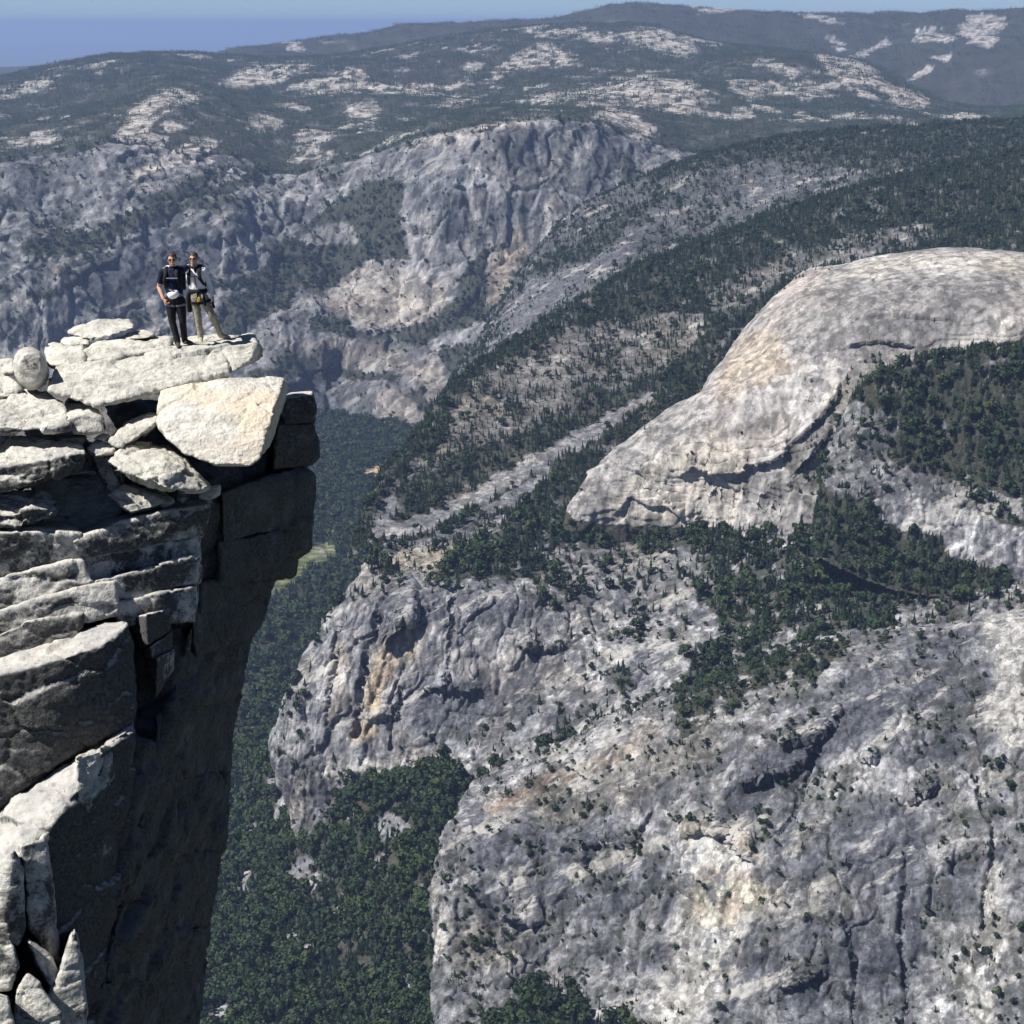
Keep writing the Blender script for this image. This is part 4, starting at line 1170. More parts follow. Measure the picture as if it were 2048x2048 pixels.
for h in ([(-20, 1745, 26.7), (28, 1703, 26.7), (46, 1740, 26.8), (49, 1862, 26.5), (36, 1893, 26.4), (8, 1845, 26.3), (-20, 1850, 26.3)],
          [(-80, 1850, 26.0), (15, 1848, 26.0), (36, 1932, 25.8), (20, 1978, 25.7), (-80, 1985, 25.6)],
          [(28, 1990, 25.6), (55, 1948, 25.75), (76, 1965, 25.75), (122, 2032, 25.6), (128, 2110, 25.4), (28, 2110, 25.3)],
          [(149, 1858, 26.5), (158, 1900, 26.4), (171, 2005, 26.15), (174, 2022, 26.1), (125, 1962, 26.1), (100, 1992, 26.0), (105, 2110, 25.8), (160, 2110, 25.9)],
          [(-80, 1965, 25.2), (18, 1992, 25.2), (32, 2110, 25), (-80, 2110, 24.8)],
          [(55, 1880, 26.4), (100, 1905, 26.5), (125, 1965, 26.2), (110, 1985, 26.1), (80, 1940, 26.1)]):
    block(h, M_RIB, 1.6, 0.03, 0.025, 1, 0.008)

# --- loose rocks lying on the platform
def stone(name, hull, label, mat=M_PALE, back=1.0, voxel=0.036, amp=0.035, soft=1, layer=0.02, seed=0.0, extra=(), cat='rock', group=None):
    return rock(name, [push(hull, back) + list(extra)] if back else [list(hull) + list(extra)], mat, voxel, amp, soft, layer, seed, label=label, cat=cat, group=group)

slab = stone('granite_slab', [(98, 782, 33.0), (195, 812, 32.6), (345, 774, 33.2), (470, 744, 33.8), (500, 722, 34.3), (118, 736, 33.7), (250, 716, 34.0), (350, 699, 34.3), (450, 692, 34.5), (512, 690, 34.8),
    (130, 708, 36.6), (300, 690, 36.6), (440, 668, 36.6), (506, 666, 36.4), (526, 707, 35.2), (521, 688, 35.6), (180, 760, 36.4), (480, 715, 36.4)],
    'long pale granite slab jutting over the drop with two hikers standing on it', back=0, voxel=0.032, amp=0.035, layer=0.05, seed=1.3, cat='slab')
stone('granite_slab', [(168, 716, 34.05), (340, 695, 34.7), (166, 702, 34.3), (195, 685, 34.9), (342, 681, 35.1), (200, 682, 36.3), (300, 673, 36.5), (346, 678, 36.2), (342, 694, 36.0), (170, 712, 36)],
    'thin layered slab beside the feet of the hiker in black trousers', back=0, amp=0.03, layer=0.05, seed=2.2, cat='slab')
stone('granite_slab', [(176, 727, 33.8), (344, 699, 34.35), (178, 718, 33.95), (344, 690, 34.5), (344, 690, 36), (178, 712, 36)], 'narrow slab wedged flat under the layered slab on the long slab', back=0, amp=0.025, layer=0.04, seed=3.1, cat='slab')
stone('granite_block', [(100, 734, 33.8), (170, 728, 33.8), (88, 697, 34.4), (166, 692, 34.4), (100, 687, 36), (168, 684, 36), (168, 715, 36)], 'pale squared block between the egg-shaped boulder and the layered slab', back=0, amp=0.04, seed=4.4, cat='block')
stone('boulder', [(180, 682, 34.9), (215, 674, 35.0), (269, 657, 35.3), (133, 666, 35.2), (148, 655, 35.4), (200, 643, 35.8), (258, 641, 35.8), (270, 650, 35.5), (150, 657, 36.6), (262, 648, 36.6), (180, 672, 36.5)],
    'flat lens-shaped boulder balanced on top of the rock pile', back=0, amp=0.035, layer=0.02, seed=5.5, cat='boulder', mat=M_PALE)
stone('flat_stone', [(122, 686, 34.9), (128, 677, 35.1), (165, 674, 35.1), (179, 682, 35.0), (178, 690, 34.9), (135, 694, 34.8)], 'small flat stone propping the lens-shaped boulder', amp=0.025, seed=6.6, cat='stone')
stone('flat_stone', [(236, 682, 35.1), (255, 668, 35.5), (285, 661, 35.6), (310, 668, 35.4), (300, 675, 35.2)], 'thin wedge of stone under the end of the lens-shaped boulder', amp=0.02, seed=7.1, cat='stone')
eg = []
for k in range(14):
    q = k * 2 * math.pi / 14
    eg += [(62 + 37 * math.cos(q) - 4 * math.sin(q), 737 - 44 * math.sin(q) + 3 * math.cos(q), 33.5), (62 + 26 * math.cos(q), 739 - 33 * math.sin(q), 33.05), (62 + 30 * math.cos(q), 735 - 36 * math.sin(q), 34.1)]
stone('boulder', eg, 'smooth egg-shaped boulder standing upright left of the layered slabs'.replace(' left of', ' beside'), back=0, amp=0.012, layer=0.0, seed=8.2, soft=4, cat='boulder')
stone('granite_slab', [(-80, 728, 34.2), (26, 722, 34.2), (30, 745, 33.9), (-80, 755, 33.8)], 'low ledge of rock behind the egg-shaped boulder', back=1.5, amp=0.03, seed=9.0, cat='slab', extra=[(-80, 722, 36), (26, 718, 36)])
stone('granite_slab', [(-80, 748, 33.8), (0, 742, 33.9), (45, 778, 33.5), (40, 788, 33.4), (-20, 800, 33.3), (-80, 800, 33.2)], 'tilted plate of rock leaning against the egg-shaped boulder', back=0.6, amp=0.03, seed=9.7, cat='slab')
stone('boulder', [(-80, 786, 33.9), (50, 781, 33.9), (90, 784, 33.9), (-80, 850, 31.85), (60, 862, 31.9), (131, 859, 32), (122, 806, 33.1), (138, 836, 32.4), (136, 858, 32.1), (-80, 862, 33.9), (130, 850, 33.9), (-80, 835, 32)],
    'broad pale boulder lying beneath the egg-shaped boulder', back=0, amp=0.05, seed=10.3, cat='boulder')
stone('granite_block', [(128, 808, 33.5), (178, 806, 33.5), (146, 869, 32.2), (206, 864, 32.4), (204, 836, 32.6), (187, 812, 33.3), (132, 832, 32.4), (150, 868, 34), (204, 860, 34)],
    'squared pale block between the broad boulder and the dark hollow', back=0, amp=0.035, seed=11.2, cat='block')
stone('shard', [(155, 760, 34.1), (162, 762, 34.1), (180, 806, 33.9), (152, 808, 33.9), (130, 806, 34.0), (138, 792, 34.1)], 'upright grey shard of rock in front of the long slab', back=0.5, voxel=0.03, amp=0.03, soft=1, seed=12.9, cat='shard', mat=M_LICHEN)
stone('granite_slab', [(-80, 875, 32.9), (60, 870, 32.9), (150, 869, 33.3), (168, 872, 33.3), (-80, 940, 31.3), (100, 918, 31.5), (173, 902, 31.9), (-80, 994, 31.2), (90, 962, 31.3), (167, 938, 31.8), (-80, 985, 34.3), (160, 930, 34.3)],
    'wide slab with lichen-spotted front edge above the shaded recess', back=0, amp=0.06, seed=13.8, cat='slab', mat=M_LICHEN)
stone('granite_slab', [(-80, 988, 32.4), (78, 981, 32.4), (-80, 1032, 31), (60, 1022, 31.2), (119, 1019, 31.5), (95, 1001, 31.8), (-80, 1062, 30.9), (60, 1052, 31.1), (116, 1032, 31.4), (-80, 1050, 32.4), (110, 1025, 32.4)],
    'lower slab under the wide lichen-spotted slab', back=0, amp=0.07, seed=14.1, cat='slab', mat=M_LICHEN)
stone('boulder', [(217, 884, 32.3), (240, 896, 32.2), (262, 886, 32.4), (318, 842, 32.9), (312, 828, 33.1), (300, 826, 33.2), (265, 842, 32.9), (235, 862, 32.6)], 'leaning oblong boulder in the mouth of the dark hollow', back=0.9, amp=0.035, seed=15.4, cat='boulder')
stone('flat_stone', [(188, 878, 32.5), (205, 868, 32.7), (218, 870, 32.7), (216, 880, 32.5)], 'small pale stone beside the leaning oblong boulder', back=0.5, voxel=0.03, amp=0.02, seed=16.4, cat='stone')
stone('flat_stone', [(172, 897, 32.3), (195, 882, 32.6), (232, 893, 32.5), (226, 908, 32.3), (190, 912, 32.2)], 'flat stone at the corner of the wide slab', back=0.6, voxel=0.03, amp=0.025, seed=17.4, cat='stone')
stone('flat_stone', [(183, 912, 32.9), (212, 908, 33.0), (246, 978, 32.6), (222, 988, 32.5), (196, 945, 32.7)], 'grey stone tipped down the edge of the recess', back=0.8, voxel=0.035, amp=0.03, seed=18.4, cat='stone', mat=M_LICHEN)
stone('granite_ledge', [(218, 990, 32.2), (246, 970, 32.5), (330, 996, 32.8), (345, 1004, 32.6), (262, 1026, 31.9)], 'sunlit rubble ledge under the wedge-shaped boulder', back=1.0, voxel=0.035, amp=0.05, seed=19.4, cat='ledge', mat=M_PALE, extra=[(300, 975, 34)])
stone('boulder', [(213, 920, 31.7), (240, 897, 32.2), (290, 884, 32.8), (330, 890, 32.9), (375, 925, 32.4), (418, 975, 31.7), (400, 983, 31.5), (330, 976, 31.2), (300, 965, 31.2), (240, 942, 31.3), (330, 930, 31.5)],
    'wedge-shaped boulder lying beneath the great stained boulder', back=1.1, amp=0.05, seed=20.4, cat='boulder', mat=M_PALE)
stone('shard', [(354, 1004, 32.9), (362, 978, 33.0), (372, 976, 33.0), (376, 1000, 32.9), (366, 1008, 32.8)], 'little upright stone on the ledge under the wedge-shaped boulder', back=0.25, voxel=0.02, amp=0.015, soft=1, seed=21.4, cat='stone', mat=M_LICHEN)
stone('flat_stone', [(398, 992, 33.0), (418, 975, 33.2), (440, 971, 33.3), (438, 988, 33.2), (420, 1000, 33.0), (402, 1000, 32.95)], 'small stone perched at the brink of the ledge', back=0.4, voxel=0.025, amp=0.02, soft=1, seed=22.4, cat='stone')
stone('great_boulder', [(321, 781, 32.9), (410, 763, 33.15), (440, 757, 33.25), (500, 762, 33.5), (535, 754, 33.8), (569, 757, 34.0), (314, 850, 31.9), (331, 874, 31.75), (372, 908, 31.5), (430, 929, 31.4), (500, 930, 31.5), (519, 919, 31.6),
    (537, 860, 32.1), (549, 815, 32.6), (563, 782, 33.3), (578, 775, 36), (545, 880, 36), (330, 800, 36), (350, 880, 36), (450, 915, 36)],
    'great pale boulder with an orange stain propped at the cliff edge', back=0, voxel=0.03, amp=0.02, soft=1, layer=0.015, seed=23.4, cat='boulder', mat=M_STAIN)

# ------------------------------------------------------------------ the two hikers
from mathutils.bvhtree import BVHTree
dg = bpy.context.evaluated_depsgraph_get()
slab_tree = BVHTree.FromObject(slab, dg)
def on_slab(px, py):
    d = Vector(ray(px, py)).normalized()
    hit = slab_tree.ray_cast(Vector((0, 0, 0)), d)
    return hit[0] if hit[0] is not None else Vector(at_y(px, py, 35.0))
def drop(x, y, z):
    hit = slab_tree.ray_cast(Vector((x, y, z + 1.5)), Vector((0, 0, -1)))
    return hit[0].z if hit[0] is not None else z

M_SKIN = plain('skin', (0.52, 0.29, 0.20), 0.55, 0.4, 18, 0.12)
M_HAIR = plain('dark_hair', (0.035, 0.022, 0.016), 0.6, 0.4, 60, 0.4)
M_NAVY = plain('navy_cloth', (0.008, 0.013, 0.038), 0.85, 0.2, 30, 0.3)
M_BLACK = plain('black_cloth', (0.012, 0.012, 0.015), 0.8, 0.25, 30, 0.3)
M_WHITE = plain('white_cloth', (0.74, 0.74, 0.78), 0.8, 0.2, 20, 0.06)
M_KHAKI = plain('khaki_cloth', (0.30, 0.27, 0.21), 0.85, 0.2, 20, 0.15)
M_SHOE = plain('shoe_leather', (0.05, 0.04, 0.035), 0.7, 0.3, 30, 0.3)
M_TANSHOE = plain('tan_shoe', (0.36, 0.31, 0.24), 0.7, 0.3, 30, 0.3)
M_LENS = plain('dark_lens', (0.008, 0.008, 0.01), 0.15, 0.6, 10, 0.1)
M_SHELL = plain('helmet_shell', (0.80, 0.80, 0.84), 0.35, 0.5, 10, 0.03)
M_YEL = plain('yellow_metal', (0.75, 0.48, 0.03), 0.4, 0.5, 10, 0.1)
M_STEEL = plain('grey_metal', (0.45, 0.45, 0.46), 0.4, 0.5, 10, 0.1)
M_GREYW = plain('grey_webbing', (0.16, 0.17, 0.19), 0.8, 0.2, 30, 0.2)

def frame(d):
    d = d.normalized()
    u = d.orthogonal().normalized()
    return u, d.cross(u)

def tube(bm, path, radii, seg=10, caps=True, flat=1.0, up=None):
    path = [Vector(p) for p in path]
    rings = []
    pts, rr = [], []
    if caps:
        d0 = (path[0] - path[1]).normalized()
        for a in (80, 50, 22):
            pts.append(path[0] + d0 * radii[0] * math.sin(R(a)))
            rr.append(radii[0] * math.cos(R(a)))
    pts += path
    rr += list(radii)
    if caps:
        d1 = (path[-1] - path[-2]).normalized()
        for a in (22, 50, 80):
            pts.append(path[-1] + d1 * radii[-1] * math.sin(R(a)))
            rr.append(radii[-1] * math.cos(R(a)))
    u = None
    for k, p in enumerate(pts):
        d = (pts[min(k + 1, len(pts) - 1)] - pts[max(k - 1, 0)]).normalized()
        if u is None:
            u = (up - d * up.dot(d)).normalized() if up is not None else d.orthogonal().normalized()
        else:
            u = (u - d * u.dot(d)).normalized()
        v = d.cross(u)
        rings.append([bm.verts.new(p + u * rr[k] * math.cos(q) + v * rr[k] * flat * math.sin(q)) for q in [j * 2 * math.pi / seg for j in range(seg)]])
    for a, b in zip(rings, rings[1:]):
        for j in range(seg):
            bm.faces.new((a[j], a[(j + 1) % seg], b[(j + 1) % seg], b[j]))
    bm.faces.new(list(reversed(rings[0])))
    bm.faces.new(rings[-1])

def ellip(bm, c, r, rot=None):
    m = Matrix.Translation(c) @ (rot.to_4x4() if rot else Matrix()) @ Matrix.Diagonal((*r, 1))
    bmesh.ops.create_uvsphere(bm, u_segments=16, v_segments=10, radius=1, matrix=m)

def simple(name, bm, mat, parent, smooth=True):
    me = bpy.data.meshes.new(name)
    bmesh.ops.recalc_face_normals(bm, faces=bm.faces)
    bm.to_mesh(me)
    bm.free()
    me.polygons.foreach_set('use_smooth', np.full(len(me.polygons), smooth))
    me.materials.append(mat)
    return link(name, me, parent)

def seg_dist(P, a, b, ra, rb):
    a, b = np.array(a), np.array(b)
    ab = b - a
    t = np.clip(((P - a) @ ab) / max(ab @ ab, 1e-9), 0, 1)
    return np.linalg.norm(P - (a + t[:, None] * ab), axis=1) - (ra + (rb - ra) * t)

def hand(bm, S, wrist, d, palm_n, skin, curl=0.5, size=1.0):
    """palm, four fingers of different lengths with bends, thumb off the side"""
    d = Vector(d).normalized()
    n = Vector(palm_n)
    n = (n - d * n.dot(d)).normalized()
    s = d.cross(n)
    w = Vector(wrist)
    palm_end = w + d * 0.085 * size
    for off in (-0.022, 0.0, 0.022):
        tube(bm, [w + s * off * 0.6, palm_end + s * off], [0.017, 0.016], 8)
    S.append((w, palm_end, 0.032, 0.034, skin))
    for k, (off, L) in enumerate(((-0.032, 0.062), (-0.011, 0.074), (0.011, 0.078), (0.032, 0.070))):
        a = palm_end + s * off
        b = a + (d * math.cos(curl * .6) + n * math.sin(curl * .6)) * L * 0.5
        c = b + (d * math.cos(curl * 1.6) + n * math.sin(curl * 1.6)) * L * 0.5
        tube(bm, [a - d * 0.01, b, c], [0.0095, 0.009, 0.008], 7)
        S.append((a, c, 0.012, 0.012, skin))
    a = w + d * 0.025 + s * 0.03
    b = a + (d * 0.7 + s * 0.6 + n * 0.3).normalized() * 0.035
    c = b + (d * 0.85 + s * 0.15 + n * 0.4).normalized() * 0.03
    tube(bm, [a - s * 0.012, b, c], [0.012, 0.011, 0.009], 7)
    S.append((a, c, 0.014, 0.012, skin))

def person(label, J, cloth):
    """J: joints in metres, x right, y away from the camera, z up, from the feet"""
    V3 = lambda k: Vector(J[k])
    bm = bmesh.new()
    S = []                                                    # (a, b, ra, rb, material slot)
    SK, SH, TR, FT = 0, 1, 2, 3
    def limb(a, b, ra, rb, m, flat=1.0, mid=None):
        a, b = Vector(a), Vector(b)
        pts, rad = [a, b], [ra, rb]
        if mid is not None:
            pts, rad = [a, a.lerp(b, 0.4), b], [ra, mid, rb]
        tube(bm, pts, rad, 14, True, flat)
        S.append((a, b, ra, rb, m))
    # torso: stacked ellipses from the pelvis to the neck
    pel, wai, che, nec = V3('pelvis'), V3('waist'), V3('chest'), V3('neck')
    rings = [(pel + Vector((0, 0, -0.09)), .12, .10), (pel, .168, .125), (wai, .150, .112), (wai.lerp(che, .5), .168, .120), (che, .185, .125), (che.lerp(nec, .55), .165, .10), (nec + Vector((0, 0, -.01)), .085, .075)]
    ax = (V3('shl') - V3('shr')).normalized()
    rv = []
    for c, rx, ry in rings:
        ay = Vector((-ax.y, ax.x, 0)).normalized()
        rv.append([bm.verts.new(c + ax * rx * math.cos(q) + ay * ry * math.sin(q)) for q in [j * 2 * math.pi / 20 for j in range(20)]])
    for a, b in zip(rv, rv[1:]):
        for j in range(20):
            bm.faces.new((a[j], a[(j + 1) % 20], b[(j + 1) % 20], b[j]))
    bm.faces.new(list(reversed(rv[0])))
    bm.faces.new(rv[-1])
    S.append((wai + Vector((0, 0, .02)), nec + Vector((0, 0, -.06)), .16, .12, SH))
    S.append((V3('shr'), V3('shl'), .06, .06, SH))
    S.append((pel + Vector((0, 0, .03)), pel + Vector((0, 0, -.08)), .165, .13, TR))
    # shoulders
    limb(nec.lerp(V3('shr'), .35) + Vector((0, 0, -.03)), V3('shr'), .06, .068, SH)
    limb(nec.lerp(V3('shl'), .35) + Vector((0, 0, -.03)), V3('shl'), .06, .068, SH)
    for s in 'rl':
        hp, kn_, an = V3('hip' + s), V3('knee' + s), V3('ankle' + s)
        limb(hp, kn_, .098, .066, TR, mid=.092)
        limb(kn_, an, .064, .050, TR, mid=.062)
        limb(kn_.lerp(an, .75), an + Vector((0, 0, -.02)), .060, .060, TR)
        heel, toe = V3('heel' + s), V3('toe' + s)
        tube(bm, [heel + Vector((0, 0, .035)), heel.lerp(toe, .5) + Vector((0, 0, .038)), toe + Vector((0, 0, .025))], [.042, .048, .036], 12)
        tube(bm, [an, heel.lerp(toe, .25) + Vector((0, 0, .03))], [.042, .045], 10)
        S.append((heel + Vector((0, 0, .03)), toe + Vector((0, 0, .02)), .046, .042, FT))
        sh, el, wr = V3('sh' + s), V3('elbow' + s), V3('wrist' + s)
        slv = cloth['sleeve']
        up_m, lo_m = SH, (SH if slv == 'long' else SK)
        limb(sh, el, .058, .043 if slv == 'long' else .041, up_m if slv == 'long' else SH)
        if slv != 'long':                                     # short sleeve ends above the elbow
            tube(bm, [sh, sh.lerp(el, .72)], [.066, .060], 14)
        limb(el, wr, .043, .030, lo_m, mid=.042)
        hand(bm, S, wr, J['handdir' + s], J['palm' + s], SK, J.get('curl' + s, .7))
    # neck and head
    hd = V3('head')
    limb(nec + Vector((0, 0, -.04)), hd + Vector((0, .015, -.07)), .060, .054, SK)
    yaw = Matrix.Rotation(J.get('yaw', 0), 3, 'Z')
    H = lambda x, y, z: hd + yaw @ Vector((x, y, z))
    ellip(bm, H(0, .012, .025), (.076, .095, .098))
    ellip(bm, H(0, -.018, -.045), (.058, .070, .072))
    ellip(bm, H(0, -.055, -.092), (.028, .026, .024))
    tube(bm, [H(0, -.086, .015), H(0, -.107, -.022)], [.011, .016], 8)
    for s in (-1, 1):
        ellip(bm, H(.077 * s, .012, -.008), (.012, .022, .033))
        ellip(bm, H(.036 * s, -.066, -.026), (.022, .018, .018))
    ellip(bm, H(0, -.083, -.052), (.024, .012, .007))
    ellip(bm, H(0, -.080, -.066), (.021, .012, .008))
    S.append((H(0, 0, .03), H(0, -.01, -.05), .095, .075, SK))
    S.append((H(0, -.05, .02), H(0, -.09, -.09), .04, .03, SK))
    me = remeshed(bm, 0.0095)
    n = len(me.vertices)
    V = np.empty(n * 3, np.float32)
    me.vertices.foreach_get('co', V)
    V = smooth_np(me, V.reshape(-1, 3).astype(float), 2, 0.4)
    nf = len(me.polygons)
    ctr = np.empty(nf * 3, np.float32)
    me.polygons.foreach_get('center', ctr)
    ctr = ctr.reshape(-1, 3).astype(float)
    D_ = np.stack([seg_dist(ctr, a, b, ra, rb) for a, b, ra, rb, m in S])
    sl_ = np.array([m for *_, m in S])[D_.argmin(0)]
    if cloth['sleeve'] != 'long':                              # the bare forearm starts at the sleeve's hem
        for s in 'rl':
            a, b = np.array(J['sh' + s]), np.array(J['elbow' + s])
            ab = b - a
            tt = ((ctr - a) @ ab) / (ab @ ab)
            near = np.linalg.norm(ctr - (a + np.clip(tt, 0, 1)[:, None] * ab), axis=1) < .075
            sl_[near & (tt > .74) & (sl_ == SH)] = SK
    # cloth folds
    me.vertices.foreach_set('co', V.astype(np.float32).ravel())
    me.update()
    N = np.empty(n * 3, np.float32)
    me.vertices.foreach_get('normal', N)
    vm = np.zeros(n)
    lv = np.empty(len(me.loops), np.int32)
    me.loops.foreach_get('vertex_index', lv)
    ls = np.empty(nf, np.int32)
    me.polygons.foreach_get('loop_total', ls)
    np.maximum.at(vm, lv, np.repeat((sl_ == SH) | (sl_ == TR), ls))
    fold = fbm(V * np.array([14, 14, 9]) + 3, 3, ridged=True) * .007 + fbm(V * 30, 2) * .003
    V = V + N.reshape(-1, 3) * (fold * vm)[:, None]
    me.vertices.foreach_set('co', V.astype(np.float32).ravel())
    for m in cloth['mats']:
        me.materials.append(m)
    me.polygons.foreach_set('material_index', sl_.astype(np.int32))
    me.polygons.foreach_set('use_smooth', np.ones(nf, bool))
    me.update()
    me.name = 'body'
    e = bpy.data.objects.new('person', None)
    C.objects.link(e)
    e['label'], e['category'] = label, 'person'
    e['group'] = 'hikers on the slab'
    link('body', me, e)
    # hair: a cap over crown and back, ragged at the hairline
    b2 = bmesh.new()
    bmesh.ops.create_icosphere(b2, subdivisions=4, radius=1)
    for v in list(b2.verts):
        q = v.co.copy()
        nz = float(noise(np.array([[q.x * 5, q.y * 5, q.z * 5]]))[0])
        k = 1 + .07 * nz
        v.co = H(q.x * .091 * k, .018 + q.y * .108 * k, .036 + q.z * .106 * k)
        lo = q.z < (.42 + .1 * nz if q.y < -.45 else (-.05 if q.y < .25 else -.62))
        if lo:
            v.tag = True
    bmesh.ops.delete(b2, geom=[v for v in b2.verts if v.tag], context='VERTS')
    simple('hair', b2, M_HAIR, e)
    b2 = bmesh.new()
    for s in (-1, 1):
        ellip(b2, H(.034 * s, -.092, .012), (.031, .010, .021))
        tube(b2, [H(.062 * s, -.085, .017), H(.084 * s, -.01, .015)], [.006, .005], 6)
    tube(b2, [H(-.012, -.1, .018), H(.012, -.1, .018)], [.006, .006], 6)
    simple('sunglasses', b2, M_LENS, e)
    b2 = bmesh.new()
    ellip(b2, H(0, -.0905, -.058), (.016, .005, .004))
    simple('teeth', b2, M_WHITE, e)
    return e, H

def world_j(org, rel):
    return {k: (tuple(Vector(v) * .985 + org) if (isinstance(v, tuple) and not k.startswith(('handdir', 'palm'))) else v) for k, v in rel.items()}

# hiker in navy and black
A = on_slab(357.5, 692.0)
fA_r, fA_l = on_slab(357, 692.5), on_slab(373, 687.5)
B_ = on_slab(401.6, 682.4)
fB_r, fB_l = on_slab(402, 682.5), on_slab(446, 676)
def loc(p, o):
    return tuple((p - o) / .985)
ra = dict(pelvis=(-.03, .0, .93), waist=(-.04, .0, 1.08), chest=(-.06, .0, 1.32), neck=(-.06, .01, 1.53), head=(-.045, -.01, 1.69), yaw=0.12,
          shr=(-.25, .0, 1.455), shl=(.11, .03, 1.475), elbowr=(-.335, .02, 1.16), wristr=(-.235, -.10, .945), handdirr=(.45, -.25, -.75), palmr=(.6, .4, 0), curlr=.9,
          elbowl=(.30, .17, 1.50), wristl=(.50, .10, 1.555), handdirl=(.42, -.75, -.28), palml=(-.2, -.2, -1), curll=.6,
          hipr=(-.125, .0, .90), hipl=(.07, .0, .90), kneer=(-.095, -.03, .48), kneel=(.105, -.02, .49), ankler=(-.06, .02, .11), anklel=(.125, .06, .13))
ra.update(heelr=loc(fA_r, A), heell=loc(fA_l, A))
hr, hl = Vector(ra['heelr']) + Vector((-.02, .05, 0)), Vector(ra['heell']) + Vector((-.05, .04, 0))
ra['heelr'], ra['heell'] = tuple(hr), tuple(hl)
ra['toer'], ra['toel'] = tuple(hr + Vector((.05, -.20, -.012))), tuple(hl + Vector((.17, -.13, .0)))
ra['ankler'] = tuple(hr + Vector((.0, -.01, .10)))
ra['anklel'] = tuple(hl + Vector((.01, -.01, .10)))
JA = world_j(A, ra)

rb_ = dict(pelvis=(-.01, .03, .90), waist=(-.025, .03, 1.06), chest=(-.055, .03, 1.29), neck=(-.065, .04, 1.50), head=(-.075, .02, 1.655), yaw=-0.1,
           shr=(-.23, .06, 1.43), shl=(.115, .03, 1.43), elbowr=(-.36, .22, 1.46), wristr=(-.54, .14, 1.50), handdirr=(-.45, -.75, -.2), palmr=(.2, -.2, -1), curlr=.6,
           elbowl=(.225, .06, 1.13), wristl=(.285, -.02, .89), handdirl=(.08, -.1, -1), palml=(-.8, .3, 0), curll=.8,
           hipr=(-.105, .03, .87), hipl=(.085, .03, .87), kneer=(-.03, .0, .46), kneel=(.25, .0, .53), ankler=(0, .05, .1), anklel=(.4, .03, .17))
hr, hl = Vector(loc(fB_r, B_)) + Vector((-.01, .05, 0)), Vector(loc(fB_l, B_)) + Vector((-.06, .03, 0))
rb_['heelr'], rb_['heell'] = tuple(hr), tuple(hl)
rb_['toer'], rb_['toel'] = tuple(hr + Vector((.03, -.2, -.012))), tuple(hl + Vector((.19, -.10, .0)))
rb_['ankler'], rb_['anklel'] = tuple(hr + Vector((0, -.01, .10))), tuple(hl + Vector((0, 0, .10)))
JB = world_j(B_, rb_)
# each has an arm round the other's shoulders, passing behind the neck
VA = lambda J, k, d: tuple(Vector(J[k]) + Vector(d))
JA['elbowl'], JA['wristl'] = VA(JB, 'neck', (-.16, .10, -.01)), VA(JB, 'shl', (-.03, .09, .085))
JA['handdirl'], JA['palml'] = (.45, -.80, -.25), (-.1, -.3, -1)
JB['elbowr'], JB['wristr'] = VA(JA, 'neck', (.14, .12, -.04)), VA(JA, 'shr', (.06, .10, .085))
JB['handdirr'], JB['palmr'] = (-.35, -.85, -.25), (.1, -.3, -1)
man_a, HA = person('hiker in navy shirt and black trousers with a white helmet at his waist', JA, dict(sleeve='short', mats=[M_SKIN, M_NAVY, M_BLACK, M_SHOE]))
man_b, HB = person('hiker in white long-sleeved shirt and khaki trousers with a climbing harness', JB, dict(sleeve='long', mats=[M_SKIN, M_WHITE, M_KHAKI, M_TANSHOE]))

# scarf, belts and harness worn by the hikers
def off(J, k, d):
    return Vector(J[k]) + Vector(d)
def ring(bm, c, rx, ry, r, tilt=0.0, n=22, flat=.45):
    path = [c + Vector((rx * math.cos(q), ry * math.sin(q), tilt * rx * math.cos(q))) for q in [j * 2 * math.pi / n for j in range(n + 1)]]
    tube(bm, path, [r] * len(path), 8, True, flat, up=Vector((0, 0, 1)))
bm = bmesh.new()
c = off(JB, 'neck', (.01, -.01, -.005))
ring(bm, c, .078, .075, .030, flat=.8)
tube(bm, [c + Vector((.01, -.08, 0)), c + Vector((.02, -.125, -.055)), c + Vector((.025, -.128, -.10))], [.040, .034, .012], 10, True, .5)
simple('bandana', bm, M_BLACK, man_b)
bm = bmesh.new()
ring(bm, off(JB, 'waist', (.005, 0, -.04)), .172, .135, .045)
ring(bm, Vector(JB['hipr']).lerp(Vector(JB['kneer']), .2), .112, .112, .026, -.2)
ring(bm, Vector(JB['hipl']).lerp(Vector(JB['kneel']), .2), .112, .112, .026, .3)
tube(bm, [off(JB, 'waist', (.01, -.14, -.05)), off(JB, 'pelvis', (.01, -.15, -.04)), off(JB, 'pelvis', (.0, -.10, -.15))], [.022, .02, .02], 8)
tube(bm, [off(JB, 'waist', (.10, -.12, -.06)), off(JB, 'pelvis', (.12, -.14, -.02)), off(JB, 'hipl', (.05, -.12, -.12))], [.03, .035, .025], 8)
simple('harness', bm, M_BLACK, man_b)
bm = bmesh.new()
ring(bm, off(JA, 'waist', (.005, 0, -.06)), .165, .128, .026)
ring(bm, Vector(JA['hipr']).lerp(Vector(JA['kneer']), .2), .108, .108, .02, -.2)
ring(bm, Vector(JA['hipl']).lerp(Vector(JA['kneel']), .2), .108, .108, .02, .2)
simple('harness', bm, M_GREYW, man_a)

